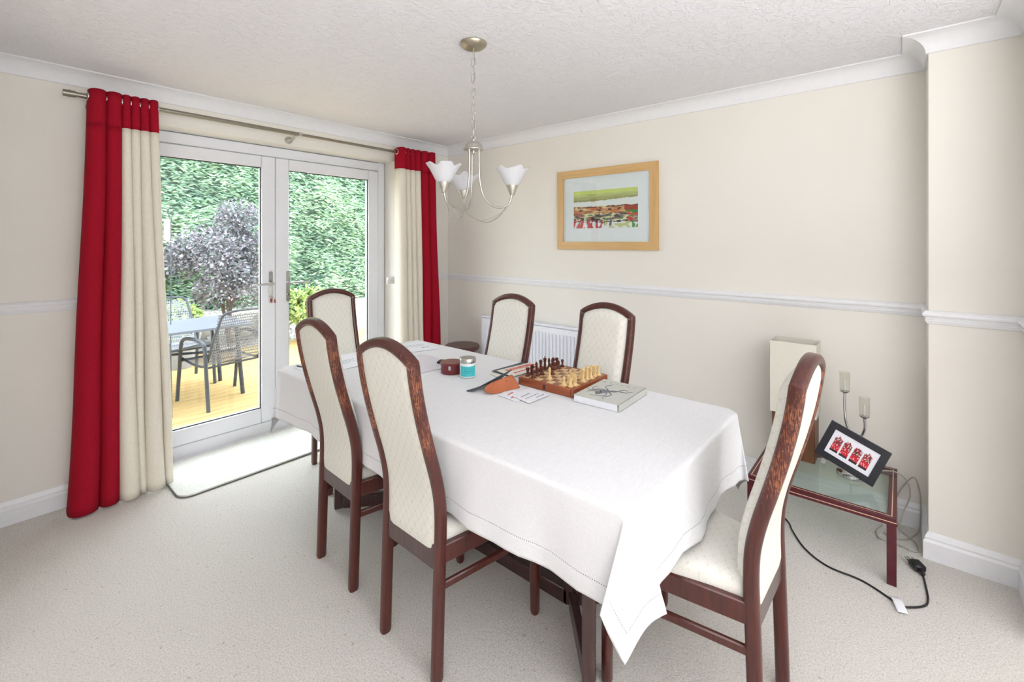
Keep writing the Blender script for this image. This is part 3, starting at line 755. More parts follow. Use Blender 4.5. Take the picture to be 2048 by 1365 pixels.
def landscape(u, v):
    # v: 1 top
    white = srgb(238, 238, 240); y = 1-v
    wig = .02*N2(u*6, 0, 1)+.012*N2(u*17, 0, 2)
    if y < .10+wig*.4-.02*u: c = srgb(214, 226, 130)
    elif y < .30+wig+.05*(-abs(u-.35)+.3)-.06*u:
        c = mixc(srgb(206, 216, 138), srgb(160, 154, 104), smoothstep(.05, .3, y+.1*N2(u*5, y*25, 3)))
    elif y < .43+wig*1.5-.03*abs(u-.3): c = white
    elif y < .62+wig*2:
        n = N2(u*5, y*17, 5); n2 = N2(u*13, y*22, 6)
        c = mixc(srgb(206, 120, 74), srgb(232, 206, 150), smoothstep(-.2, .35, n+.1*(u-.5)))
        if n2 > .30: c = srgb(96, 52, 40)
        if abs(n2) < .05: c = mixc(c, srgb(120, 60, 44), .6)
        if u > .80 and y < .58 and n < .2: c = srgb(168, 58, 44)
        if abs(y-.45+.02*u) < .012 and n2 > -.2: c = srgb(60, 40, 40)
        if u > .78 and y > .56 and n2 > -.1: c = srgb(60, 140, 62)
    elif y < .80+wig*2:
        n = N2(u*5, y*15, 8); n2 = N2(u*11, y*19, 9)
        c = mixc(srgb(230, 224, 180), srgb(120, 100, 104), smoothstep(-.15, .3, n))
        if n2 > .2: c = srgb(70, 54, 60)
        if n2 < -.32: c = srgb(70, 134, 80)
        if u > .85 and n2 > -.15: c = srgb(206, 70, 70)
        if u < .3 and n > .1: c = srgb(150, 84, 72)
    else:
        n = N2(u*22+y*4, y*5, 11); n2 = N2(u*9, y*9, 12)
        c = white
        if u < .48 and n > -.12: c = srgb(208, 66, 82)
        if .3 < u < .62 and n > .22: c = srgb(104, 84, 92)
        if u > .5 and n2 > .05: c = srgb(206, 206, 140)
        if u > .6 and n > .2: c = srgb(80, 150, 80)
        if y < .86 and abs(N2(u*5, y*30, 14)) < .12: c = srgb(64, 44, 50)
    return c
# picture on the long wall: y 1.263..2.087, z 1.364..1.977
pf = thing('picture_frame', 'pale beech framed abstract landscape print hanging on the long wall', 'picture', (XR, 1.675, 1.67))
PW, PH, fw = .828, .612, .058
Mx = Matrix(((0, 0, -1), (-1, 0, 0), (0, 1, 0))).to_4x4()    # local right -> -y, up -> z, out -> -x
def mitre(name, a0, a1, b0, b1, side, mat):
    # frame stick polygon in local coords
    if side == 't': poly = [(-PW/2, PH/2), (PW/2, PH/2), (PW/2-fw, PH/2-fw), (-PW/2+fw, PH/2-fw)]
    if side == 'b': poly = [(-PW/2, -PH/2), (PW/2, -PH/2), (PW/2-fw, -PH/2+fw), (-PW/2+fw, -PH/2+fw)]
    if side == 'l': poly = [(-PW/2, -PH/2), (-PW/2, PH/2), (-PW/2+fw, PH/2-fw), (-PW/2+fw, -PH/2+fw)]
    if side == 'r': poly = [(PW/2, -PH/2), (PW/2, PH/2), (PW/2-fw, PH/2-fw), (PW/2-fw, -PH/2+fw)]
    w = MB(); w.prism(poly, .001, .026, R=Mx.to_3x3()); return w.build(name, mat, pf)
for sd, mt in (('t', 'beech_h'), ('b', 'beech_h'), ('l', 'beech_v'), ('r', 'beech_v')): mitre('frame_stick', 0, 0, 0, 0, sd, M[mt])
w = MB(); w.prism([(-PW/2+fw-.004, -PH/2+fw-.004), (PW/2-fw+.004, -PH/2+fw-.004), (PW/2-fw+.004, PH/2-fw+.004), (-PW/2+fw-.004, PH/2-fw+.004)], .001, .012, R=Mx.to_3x3()); w.build('mount_board', M['paper'], pf)
painted('artwork', .532, .285, 150, 96, landscape, pf, Matrix.Translation((0, 0, -.002))@Mx, .0128)
w = MB(); w.prism([(-PW/2+fw-.002, -PH/2+fw-.002), (PW/2-fw+.002, -PH/2+fw-.002), (PW/2-fw+.002, PH/2-fw+.002), (-PW/2+fw-.002, PH/2-fw+.002)], .016, .018, R=Mx.to_3x3()); w.build('picture_glass', M['pane'], pf)

# ---------------------------------------------------------------- radiator
rd = thing('radiator', 'white ribbed panel radiator on the long wall behind dining chairs', 'radiator', (XR-.004, 2.31, 0))
RL = 1.14
w = MB(); w.box((-.062, 0, .46), (.018, RL, .56), .004); w.build('front_panel', M['rad'], rd)
w = MB(); n = 33
for k in range(n): w.box((-.074, -RL/2+.035+k*(RL-.07)/(n-1), .455), (.012, .019, .48), .005)
w.build('panel_ribs', M['rad'], rd)
w = MB(); w.box((-.045, 0, .752), (.06, RL+.004, .018), .004)
for k in range(40): w.box((-.045, -RL/2+.03+k*(RL-.06)/39, .762), (.05, .008, .004))
w.build('top_grille', M['rad'], rd)
for s in (-1, 1): MB().box((-.045, s*(RL/2+.001), .47), (.058, .004, .55), .001).build('side_panel', M['rad'], rd)
w = MB()
for y in (-.4, .4):
    for z in (.3, .65): w.box((-.022, y, z), (.044, .03, .06))
w.build('wall_bracket', M['rad'], rd)
w = MB(); w.tube([(-.05, RL/2+.0, .2), (-.05, RL/2+.03, .2), (-.05, RL/2+.03, .01)], .008, 8); w.tube([(-.05, RL/2+.03, .18), (-.05, RL/2+.03, .27)], .016, 12); w.build('valve', M['white'], rd)

# ---------------------------------------------------------------- stool in the far corner
st = thing('round_stool', 'round dark topped stool in the far corner beyond the table', 'stool', (2.84, 3.0, 0))
w = MB(); w.lathe([(.0, .462), (.15, .462), (.155, .470), (.155, .488), (.148, .497), (0, .5)], n=32, capb=False, capt=False); w.build('seat', M['maho'], st)
for k in range(4):
    a = k*pi/2+.6; w = MB(); w.tube([(.10*cos(a), .10*sin(a), .465), (.135*cos(a), .135*sin(a), 0)], [.014, .011], 10); w.build('leg', M['maho'], st)

# ---------------------------------------------------------------- chandelier
CX, CY = 1.500, 1.510
rvec = Vector((cos(ANG), -sin(ANG), 0)); dvec = Vector((sin(ANG), cos(ANG), 0))
ch = thing('chandelier', 'brushed nickel three arm chandelier with frosted tulip shades hanging above the table', 'light', (CX, CY, 0))
w = MB(); w.lathe([(.0, ZC-.030), (.034, ZC-.029), (.050, ZC-.022), (.060, ZC-.012), (.0625, ZC-.004), (.060, ZC)], n=36, capb=False); w.lathe([(0, ZC-.04), (.008, ZC-.036), (.008, ZC-.028), (0, ZC-.027)], n=12, capb=False, capt=False); w.build('ceiling_rose', M['antique'], ch)
ztop, zbt = ZC-.036, 1.912; nl = 11; L = (ztop-zbt)/nl
def link(c, ax, hl, r=.0018, wd_=.0085):
    A = Vector(ax); pts = []
    for k in range(16):
        a = 2*pi*k/16; p = A*(wd_*cos(a)); p.z = (hl-wd_)*(1 if sin(a) > 0 else -1)+wd_*sin(a)
        pts.append(Vector(c)+p)
    w = MB(); w.tube(pts, r, 6, closed=True, up=(A.y, -A.x, 0)); return w
for k in range(nl):
    ax = rvec if k % 2 else dvec
    link((0, 0, ztop-(k+.5)*L), ax, L*.62).build('chain_link', M['steel'], ch)
w = MB(); w.tube(cr([(.004, 0, ztop), (.012, .003, 2.2), (-.008, .004, 2.08), (.010, 0, 1.98), (.0, 0, 1.885)], 8), .0016, 6); w.build('flex', M['cable'], ch)
w = MB(); w.tube([Vector((0, 0, 1.905))+rvec*(.009*cos(a))+Vector((0, 0, .009*sin(a))) for a in [2*pi*k/16 for k in range(16)]], .002, 6, closed=True, up=dvec); w.lathe([(0, 1.897), (.006, 1.895), (.006, 1.885), (0, 1.884)], n=12, capb=False, capt=False); w.build('hook', M['steel'], ch)
w = MB(); w.lathe([(0, 1.888), (.010, 1.887), (.030, 1.880), (.040, 1.868), (.042, 1.856), (.047, 1.852), (.047, 1.848), (.0, 1.846)], n=36, capb=False, capt=False); w.lathe([(0, 1.846), (.007, 1.845), (.007, 1.832), (0, 1.826)], n=12, capb=False, capt=False); w.build('hub', M['steel'], ch)
cups = []
for th in (10, 130, 250):
    a = radians(th); dr = rvec*cos(a)-dvec*sin(a)
    # theta measured so that 130 is the near-left lamp and 250 the far one
    arm = [(.026, 1.850), (.027, 1.78), (.031, 1.70), (.047, 1.635), (.075, 1.598), (.110, 1.580), (.145, 1.582), (.170, 1.600), (.181, 1.638)]
    w = MB(); w.tube(cr([dr*r+Vector((0, 0, z)) for r, z in arm], 5), .0048, 10); w.build('arm', M['steel'], ch)
    c = dr*.182; cups.append((c, dr))
    w = MB(); w.lathe([(0, 1.634), (.010, 1.634), (.013, 1.640), (.029, 1.680), (.029, 1.684), (0, 1.683)], c, 24, capb=False, capt=False); w.build('lamp_cup', M['steel'], ch)
    # ruffled tulip shade
    w = MB(); nth = 60
    def sh(u, v, c=c, off=th):
        q = 2*pi*u; pet = cos(5*q+off)
        p2 = cos(10*q+1.3*off)
        r = .024+.040*v**.8+.006*v*v*v*pet+.003*v**4*p2+.008*v**4
        z = 1.678+.078*v+.007*v**3*pet+.003*v**4*p2
        return Vector((c.x+r*cos(q), c.y+r*sin(q), z))
    w.grid(sh, nth, 14, cu=True); o = w.build('shade', M['frost'], ch, sharp=180, recalc=False)
    md = o.modifiers.new('thickness', 'SOLIDIFY'); md.thickness = .0028; md.offset = 1
for i in range(3):
    (c1_, d1_), (c2_, d2_) = cups[i], cups[(i+1) % 3]
    a = d1_*.160+Vector((0, 0, 1.590)); b_ = d2_*.160+Vector((0, 0, 1.590)); m_ = (d1_+d2_)*.09+Vector((0, 0, 1.515))
    w = MB(); w.tube(cr([c1_+Vector((0, 0, 1.642)), a*.97+m_*.03+Vector((0, 0, -.012)), a*.6+m_*.4+Vector((0, 0, -.020)), m_, b_*.6+m_*.4+Vector((0, 0, -.020)), b_], 6), .0020, 6); w.build('scroll_wire', M['steel'], ch)

# ---------------------------------------------------------------- things on the table
tin = thing('round_box', 'round maroon leatherette box with brown lid beside the teal labelled jar', 'box', (1.585, 1.752, TT))
w = MB(); w.lathe([(0, 0), (.054, 0), (.056, .003), (.056, .040), (0, .040)], n=40, capb=False, capt=False); w.build('box_body', M['maroon'], tin)
w = MB(); w.lathe([(0, .0405), (.0575, .0405), (.0585, .043), (.0585, .052), (.055, .056)], n=40, capb=False, m=0); w.lathe([(.055, .0562), (.0, .0575)], n=40, m=1, capb=False, capt=False); w.build('lid', [M['maroon'], M['maroon_top']], tin)
w = MB(); w.box((-.047, -.035, .036), (.003, .012, .02), .001, rz=.64); w.build('clasp', M['silver'], tin)
jr = thing('candle_jar', 'white glass candle jar with silver lid and teal label', 'jar', (1.586, 1.636, TT))
w = MB(); w.lathe([(0, 0), (.033, 0), (.039, .004), (.040, .010), (.040, .066), (.038, .072), (0, .072)], n=36, capb=False, capt=False); w.build('jar_body', M['jar'], jr)
w = MB(); w.lathe([(0, .0722), (.0395, .0722), (.041, .074), (.041, .092), (.039, .095), (0, .0955)], n=36, capb=False, capt=False); w.build('lid', M['silver'], jr)
def lab(u, v): a = ANG2-1.05+2.1*u; return Vector((.0403*cos(a), .0403*sin(a), .010+.050*v))
ANG2 = atan2(-1.65, -1.607)
w = MB(); w.grid(lab, 18, 4); lb = w.build('label', M['teal'], jr, recalc=False)
w = MB()
for k, (u0, u1, z) in enumerate(((.32, .72, .046), (.28, .75, .034), (.35, .68, .026))):
    n = 7
    for q in range(n):
        ua = u0+(u1-u0)*(q+.12)/n; ub = u0+(u1-u0)*(q+.8)/n
        A = [ANG2-1.05+2.1*x for x in (ua, ub)]
        w.add([(.0406*cos(A[0]), .0406*sin(A[0]), z), (.0406*cos(A[1]), .0406*sin(A[1]), z), (.0406*cos(A[1]), .0406*sin(A[1]), z+.004), (.0406*cos(A[0]), .0406*sin(A[0]), z+.004)], [(0, 1, 2, 3)])
w.build('label_text', M['teal_ink'], lb, recalc=False)
pn = thing('key_fob', 'small black key fob on the white papers behind the round maroon box', 'key fob', (1.665, 1.93, TT+.003), .5)
w = MB(); w.box((0, 0, .006), (.05, .03, .012), .005); w.build('fob_body', M['black'], pn)
w = MB(); w.tube([Vector((.034+.012*cos(a), .012*sin(a), .003)) for a in [2*pi*k/14 for k in range(14)]], .0011, 6, closed=True); w.build('ring', M['chrome'], pn)

# papers
def sheet(name, label, cat, pts, z, mat, lines=(), inkm='ink', th=.0008, group=None):
    """paper sheet from four corners; lines = [(u0,u1,v)] in sheet fractions"""
    P = [Vector((x, y, 0)) for x, y in pts]; c = sum(P, Vector())/4
    t = thing(name, label, cat, (c.x, c.y, z), 0, group)
    def q(u, v, zz): return (P[0]*(1-u)*(1-v)+P[1]*u*(1-v)+P[2]*u*v+P[3]*(1-u)*v)-c+Vector((0, 0, zz))
    w = MB(); nu = 10; w.grid(lambda u, v: q(u, v, th+.0012*abs(sin(3*u+v))), nu, 6); w.grid(lambda u, v: q(u, v, .0002+.0012*abs(sin(3*u+v))), nu, 6)
    k = (nu+1)*7; W = nu+1
    for i in range(nu): w.f.append((i, i+1, k+i+1, k+i)); w.mi.append(0); a = 6*W+i; w.f.append((a, a+1, k+a+1, k+a)); w.mi.append(0)
    for j in range(6):
        a = j*W; w.f.append((a, a+W, k+a+W, k+a)); w.mi.append(0); a = j*W+nu; w.f.append((a, a+W, k+a+W, k+a)); w.mi.append(0)
    w.build('paper_sheet', mat, t)
    if lines:
        w = MB()
        for u0, u1, v, hh in lines:
            n = max(1, int((u1-u0)/.09)); 
            for i in range(n):
                a = u0+(u1-u0)*i/n; b_ = a+(u1-u0)/n*.78
                w.add([q(a, v, th+.0016), q(b_, v, th+.0016), q(b_, v+hh, th+.0016), q(a, v+hh, th+.0016)], [(0, 1, 2, 3)])
        w.build('printed_text', M[inkm], t, recalc=False)
    return t
# corners order: near-left, near-right ... in table plan
sheet('document', 'white printed letter lying between the two left chairs, far end of table', 'paper', [(1.24, 2.22), (1.45, 2.22), (1.45, 2.50), (1.24, 2.50)], TT, M['paper'], [(.2, .8, .55, .018), (.2, .65, .47, .012), (.2, .8, .41, .012), (.2, .5, .33, .012)], 'ink_dark')
sheet('document', 'white papers with dark clip by the far left corner of the table', 'paper', [(1.10, 2.24), (1.22, 2.24), (1.22, 2.47), (1.10, 2.47)], TT, M['paper'])
w = MB(); w.box((0, 0, .004), (.006, .075, .006), .001, rz=.25); tag(w.build('pen', M['ink_dark'], None), 'slim dark pen on papers at the far left corner of table', 'pen').location = (1.125, 2.42, TT+.002)
sheet('document', 'large white letter near the far end of the table, by red curtain', 'paper', [(1.62, 2.28), (1.88, 2.20), (1.95, 2.44), (1.70, 2.50)], TT, M['paper'], [(.1, .3, .85, .02), (.1, .9, .70, .012), (.1, .85, .62, .012), (.1, .88, .54, .012), (.7, .9, .30, .03)])
sheet('plastic_wallet', 'clear plastic wallet of papers left of the round maroon box', 'wallet', [(1.47, 1.86), (1.70, 1.83), (1.74, 2.17), (1.51, 2.19)], TT, M['plastic_sleeve'], [(.08, .9, .93, .01), (.08, .5, .84, .01)])
# magazines
sheet('newspaper', 'folded cream newspaper with red lettering behind the chess board', 'newspaper', [(1.70, 1.44), (1.98, 1.415), (2.0-.055, 1.535), (1.72, 1.565)], TT+.010, M['paper2'], [(.15, .95, .55, .30), (.15, .8, .2, .14), (.5, .9, .12, .05)], 'ink_red', .003)
sheet('magazine', 'dark spined magazine beneath the folded cream newspaper', 'magazine', [(1.70, 1.46), (1.93, 1.445), (1.945, 1.585), (1.715, 1.595)], TT+.0055, M['slate'], th=.0022)
sheet('magazine', 'cream magazine at the bottom of pile beside the chess board', 'magazine', [(1.665, 1.445), (1.93, 1.42), (1.94, 1.56), (1.68, 1.575)], TT, M['paper2'], th=.0030)
w = MB(); w.lathe([(0, 0), (.007, 0), (.008, .002), (.006, .005), (0, .006)], n=14, capb=False, capt=False); o = w.build('button', M['ink'], None); o.location = (1.645, 1.50, TT); tag(o, 'tiny grey button lying between jar and newspaper', 'button')
# envelope + card
sheet('envelope', 'white envelope with faint printing in front of chess board', 'envelope', [(1.478, 1.165), (1.617, 1.160), (1.645, 1.290), (1.500, 1.275)], TT+.003, M['paper'], [(.15, .6, .60, .05), (.15, .8, .35, .04), (.5, .9, .15, .04)], 'ink')
sheet('card', 'small white card with reddish drawing under the envelope', 'card', [(1.465, 1.215), (1.56, 1.235), (1.585, 1.355), (1.475, 1.335)], TT, M['paper'], [(.15, .5, .35, .10), (.25, .7, .62, .08)], 'ink_red')

# glasses cases: folded slate wallet leaning and tan case
def case(name, label, A, Bv, width, hgt, mat, n=20, rnd=.5):
    """soft folded flap: ridge from A to B, sloping both sides"""
    A = Vector(A); Bv = Vector(Bv); d = (Bv-A); Ln = d.length; d.normalize(); s = Vector((-d.y, d.x, 0))
    t = thing(name, label, 'case', (A.x, A.y, TT))
    return t, d, s, Ln
RA = Vector((1.462, 1.428, .050)); RB = Vector((1.612, 1.392, .054))      # the shared ridge
def flap(name, label, P0, P1, T0, T1, mat, shape, bulge):
    t = thing(name, label, 'case', (P0[0], P0[1], TT)); P0 = Vector(P0); O = P0.copy()
    P1 = Vector(P1); T0 = Vector(T0); T1 = Vector(T1)
    def g(u, v):
        v0, v1 = shape(u); vv = v0+(v1-v0)*v
        p = (P0*(1-u)+P1*u)*(1-vv)+(T0*(1-u)+T1*u)*vv
        n_ = (P1-P0).cross(T0-P0).normalized()
        return p-O+n_*bulge*sin(pi*v)*sin(pi*min(1, u*1.1+.02))+Vector((0, 0, .002))
    w = MB(); w.grid(g, 22, 10); o = w.build('leather_flap', mat, t, sharp=60, recalc=False)
    md = o.modifiers.new('thickness', 'SOLIDIFY'); md.thickness = .004; md.offset = 0
    return t
rl = lambda u: (.5-.5*sqrt(max(0, 1-(1-min(1, u/.34))**2)) if u < .34 else 0, .5+.5*sqrt(max(0, 1-(1-min(1, u/.34))**2)) if u < .34 else 1)
t = flap('glasses_case', 'tan leather glasses case with rounded end leaning on the slate wallet', (1.440, 1.362, 0), (1.614, 1.325, 0), (1.447, 1.405, .030), (1.616, 1.374, .050), M['tan'], rl, -.006)
w = MB(); w.lathe([(0, 0), (.005, 0), (.005, .002), (0, .003)], Vector((.130, .006, .034)), 12, capb=False, capt=False); w.build('press_stud', M['maroon_top'], t)
t = flap('folded_wallet', 'slate grey leather wallet standing open behind the tan glasses case', (1.425, 1.478, 0), (1.625, 1.470, 0), (1.428, 1.440, .010), (1.628, 1.386, .068), M['slate'], lambda u: (0, 1), .003)

# book
bk = thing('book', 'thick pale hardback book with octopus drawing on its cover', 'book', (1.765, .945, TT), radians(2))
bw, bh, bt = .275, .205, .030
w = MB(); w.box((0, 0, .0012), (bw, bh, .0024), .0005); w.box((0, 0, bt-.0012), (bw, bh, .0024), .0005); w.box((0, -bh/2+.0012, bt/2), (bw, .0024, bt), .0005); w.build('cover', M['book'], bk)
w = MB(); w.box((-.002, .003, bt/2), (bw-.006, bh-.010, bt-.005), .0005)
for k in range(7): w.box((-.002, .003, .0045+k*.0035), (bw-.0045, bh-.0085, .0008))
w.build('page_block', M['paper'], bk)
def octo():
    w = MB(); z = bt+.0006
    body = [(-.052+.021*cos(a)*(1+.25*cos(a-3.6)), .030+.015*sin(a)*(1+.2*cos(a))) for a in [2*pi*k/20 for k in range(20)]]
    w.prism(body, z, z+.0008)
    w.tube([(-.045, .024, z+.0004), (-.030, .012, z+.0004), (-.014, .004, z+.0004)], [.009, .008, .007], 8)
    rnd = random.Random(9)
    for k in range(8):
        a = -2.9+k*.78; p = Vector((-.018, .006, z+.0004)); pts = [p.copy()]; L_ = .105+.04*rnd.random()
        wv = rnd.uniform(1.2, 2.0); f0 = rnd.uniform(0, 6); tw_ = rnd.choice((-1, 1))*rnd.uniform(.6, 1.4)
        for i in range(22):
            s_ = i/22; aa = a+wv*sin(f0+s_*5.5)*s_+tw_*s_; p = p+Vector((cos(aa), sin(aa), 0))*L_/22
            p.x = min(.128, max(-.13, p.x)); p.y = min(.095, max(-.092, p.y)); pts.append(p.copy())
        w.tube(pts, [.0022*(1-i/23)+.0004 for i in range(23)], 5)
    for k in range(6):
        x = .098; y = .075-k*.028; w.box((x+.004*sin(k*1.2), y, z+.0002), (.009, .0022, .0004), rz=.5*k); w.box((x+.004*sin(k*1.2), y+.004, z+.0002), (.002, .008, .0004), rz=.3)
    return w
octo().build('octopus_drawing', M['ink'], bk)['kind'] = 'stuff'

# chess board
BX, BY, BH = 1.805, 1.2165, .036
cb = thing('chess_board', 'folding rosewood chess board box with play in progress', 'chess board', (BX, BY, TT))
HS = .152
w = MB(); w.box((0, 0, BH/2-.002), (2*HS-.008, 2*HS-.008, BH-.006)); w.build('box_core', M['rosewood'], cb)
for a, (c, d) in enumerate((((0, HS-.007, BH/2), (2*HS, .014, BH)), ((0, -HS+.007, BH/2), (2*HS, .014, BH)))): MB().box(c, d, .003).build('side_wall', M['rosewood_x'], cb)
for s in (-1, 1):
    for q in (-1, 1): MB().box((s*(HS-.007), q*(HS-.014)/2, BH/2), (.014, HS-.0155, BH), .002).build('side_wall', M['rosewood'], cb)
for s in (-1, 1): MB().box((s*(HS+.0006), 0, BH/2), (.002, .014, .020), .0008, m=0).build('hinge_clasp', M['maho'], cb)
SQ = .0342; sqm = {}
for i in range(8):
    for j in range(8):
        key = (i+j) % 2
        if key not in sqm: w = MB(); w.box((0, 0, 0), (SQ-.0006, SQ-.0006, .003), .0004); o = w.build('square', M['sq_light'] if key else M['sq_dark'], cb); sqm[key] = o
        else: o = sqm[key].copy(); C.objects.link(o); o.parent = cb
        o.location = ((i-3.5)*SQ, (j-3.5)*SQ, BH-.0012)
def piece_prof(kind):
    b = [(0, 0), (.0105, 0), (.0108, .002), (.0095, .004), (.0098, .0055), (.007, .008)]
    if kind == 'pawn': return b+[(.0045, .014), (.004, .021), (.0068, .0225), (.004, .024), (.0058, .028), (.0062, .031), (.0050, .035), (.002, .0372), (0, .0376)]
    if kind == 'rook': return b+[(.0055, .014), (.0052, .025), (.0075, .027), (.0078, .036), (.0055, .036), (.0053, .033), (0, .033)]
    if kind == 'bishop': return b+[(.005, .016), (.0042, .029), (.0072, .031), (.004, .033), (.0062, .039), (.0052, .045), (.002, .0495), (.0022, .051), (0, .0525)]
    if kind == 'queen': return b+[(.0058, .016), (.0046, .034), (.008, .036), (.0048, .038), (.0082, .050), (.006, .051), (.003, .054), (.0022, .056), (0, .057)]
    if kind == 'king': return b+[(.0060, .016), (.0048, .037), (.0085, .039), (.005, .041), (.0080, .053), (.0058, .056), (.002, .057), (0, .0575)]
    if kind == 'knight': return b+[(.0062, .012), (.0068, .016), (0, .0165)]
def make_piece(kind, dark):
    pr = piece_prof(kind); w = MB()
    pr2 = [(r*1.12, z*1.05) for r, z in pr]
    w.lathe(pr2, n=16, capb=False, capt=False)
    if kind == 'king': w.box((0, 0, .064), (.0022, .0022, .010)); w.box((0, 0, .065), (.0075, .0022, .0022))
    if kind == 'rook':
        for k in range(4): a = k*pi/2+.4; w.box((.0066*cos(a), .0066*sin(a), .039), (.004, .004, .004), rz=a)
    if kind == 'knight':
        poly = [(-.006, .015), (.006, .015), (.006, .022), (.002, .029), (.008, .030), (.0125, .034), (.0115, .038), (.006, .043), (.001, .048), (-.001, .045), (-.006, .040), (-.008, .030)]
        R = Matrix(((0, 0, 1), (1, 0, 0), (0, 1, 0)))
        w.prism([(x*1.05, z*1.05) for x, z in poly], -.0042, .0042, R=R)
    o = w.build('chess_'+kind, M['pc_dark'] if dark else M['pc_light'], None, sharp=32); return o
protos = {}
def put(kind, dark, i, j, label, rot=0):
    k = (kind, dark)
    if k not in protos: o = make_piece(kind, dark); protos[k] = o
    else: o = protos[k].copy(); C.objects.link(o)
    o.location = (BX+(i-3.5)*SQ, BY+(j-3.5)*SQ, TT+BH+.0004); o.rotation_euler = (0, 0, rot)
    tag(o, label, 'chess piece', 'dark chess pieces' if dark else 'pale chess pieces')
order = ['rook', 'knight', 'bishop', 'queen', 'king', 'bishop', 'knight', 'rook']
where = ['at the clasp corner', 'second from the clasp corner', 'third from the clasp corner', 'beside the king', 'at middle of its rank', 'just past the king', 'second from the wall side corner', 'at the wall side corner']
for i, k in enumerate(order):
    put(k, True, i, 7, 'dark wooden chess %s on the far back rank, %s' % (k, where[i]), pi)
    if not (k == 'bishop' and i == 2): put(k, False, i, 0, 'pale wooden chess %s on the near back rank, %s' % (k, where[i]))
ordn = ['first', 'second', 'third', 'fourth', 'fifth', 'sixth', 'seventh', 'eighth']
for i in range(8):
    jd = 6; jl = 1
    if i == 3: jd = 5
    if i == 7: jd = 6
    if i == 4: jl = 1
    put('pawn', True, i, jd, 'dark wooden chess pawn, %s file counted from the clasp side' % ordn[i])
    put('pawn', False, i, jl if i != 3 else 2, 'pale wooden chess pawn, %s file counted from the clasp side' % ordn[i])
put('bishop', False, 1, 4, 'pale wooden chess bishop standing forward alone among the dark pieces')

# ---------------------------------------------------------------- side table
SX0, SX1, SY0, SY1, SH = 2.452, 3.0, .012, .572, .28
sd = thing('side_table', 'low burgundy lacquered side table with gold inlay and clear glass top', 'side table', ((SX0+SX1)/2, (SY0+SY1)/2, 0))
hx, hy = (SX1-SX0)/2, (SY1-SY0)/2; fwid = .030
for sx in (-1, 1):
    for sy in (-1, 1): MB().box((sx*(hx-.012), sy*(hy-.016), (SH-.03)/2), (.024, .032, SH-.03), .001).build('leg', M['burgundy'], sd)
for s in (-1, 1):
    MB().box((s*(hx-fwid/2), 0, SH-.016), (fwid, 2*hy, .032), .001).build('frame_rail', M['burg_top' if s > 5 else 'burgundy'], sd)
    MB().box((0, s*(hy-fwid/2), SH-.0163), (2*hx-2*fwid, fwid, .0314), .001).build('frame_rail', M['burgundy'], sd)
w = MB()
for s in (-1, 1):
    w.box((s*(hx-fwid*.5), 0, SH+.0002), (.003, 2*hy-fwid, .0008)); w.box((0, s*(hy-fwid*.5), SH+.0002), (2*hx-fwid, .003, .0008))
    w.box((s*(hx+.0002), 0, SH-.018), (.0008, 2*hy, .0030)); w.box((0, s*(hy+.0002), SH-.018), (2*hx, .0008, .0030))
w.build('gold_inlay', M['gold'], sd)
MB().box((0, 0, SH-.005), (2*hx-2*fwid, 2*hy-2*fwid, .006)).build('glass_top', M['tabglass'], sd)
# square wooden table lamp
lz = SH-.0018
lp = thing('table_lamp', 'table lamp with walnut block base and tall square cream shade', 'lamp', (2.865, .432, lz), radians(0))
MB().box((0, 0, .115), (.150, .195, .23), .003).build('lamp_base', M['walnut'], lp)
w = MB(); sw, sl, z0, z1 = .082, .105, .232, .612; tk = .002
for s in (-1, 1): w.box((s*(sw-tk/2), 0, (z0+z1)/2), (tk, 2*sl, z1-z0)); w.box((0, s*(sl-tk/2), (z0+z1)/2), (2*sw-2*tk, tk, z1-z0))
w.build('lamp_shade', M['shade_cream'], lp)
w = MB(); w.tube([(0, 0, .23), (0, 0, .30)], .012, 12); w.tube([(-sw+.002, 0, .30), (sw-.002, 0, .30)], .002, 6); w.lathe([(0, .30), (.014, .30), (.02, .34), (.03, .37), (.028, .40), (.012, .42), (0, .425)], n=16, capb=False, capt=False); w.build('bulb_holder', M['white'], lp)
# twin stem metal lamp
l2 = thing('twin_lamp', 'chrome desk lamp with two bent stems and clear cylinder shades', 'lamp', (2.775, .185, lz))
w = MB(); w.lathe([(0, 0), (.058, 0), (.060, .004), (.058, .020), (.048, .028), (.012, .034), (0, .035)], n=36, capb=False, capt=False); w.build('lamp_base', M['chrome'], l2)
for (dx, dy, zt, mid) in ((.01, .025, .405, .055), (.01, -.052, .298, -.05)):
    w = MB(); w.tube(cr([(0, 0, .03), (0, 0.0, .10), (0, -mid*.25, .17 if zt > .35 else .13), (dx*.6, dy*.65, .24 if zt > .35 else .19), (dx, dy*1.02, .32 if zt > .35 else .24), (dx, dy, zt)], 6), .0055, 10); w.build('stem', M['chrome'], l2)
    w = MB(); w.lathe([(0, zt-.012), (.008, zt-.010), (.020, zt), (.021, zt+.004), (0, zt+.005)], (dx, dy, 0), 20, capb=False, capt=False); w.build('shade_holder', M['chrome'], l2)
    w = MB(); w.lathe([(.021, zt+.005), (.022, zt+.092), (.0205, zt+.092), (.0195, zt+.006)], (dx, dy, 0), 28, capb=False, capt=False); w.lathe([(.021, zt+.090), (.0225, zt+.091), (.0225, zt+.094), (.020, zt+.094)], (dx, dy, 0), 28, m=0, capb=False, capt=False); o = w.build('glass_shade', M['clear'], l2, recalc=False)
    w = MB(); w.lathe([(0, zt+.005), (.006, zt+.006), (.008, zt+.03), (.005, zt+.055), (0, zt+.058)], (dx, dy, 0), 14, capb=False, capt=False); w.build('bulb', M['frost'], l2)
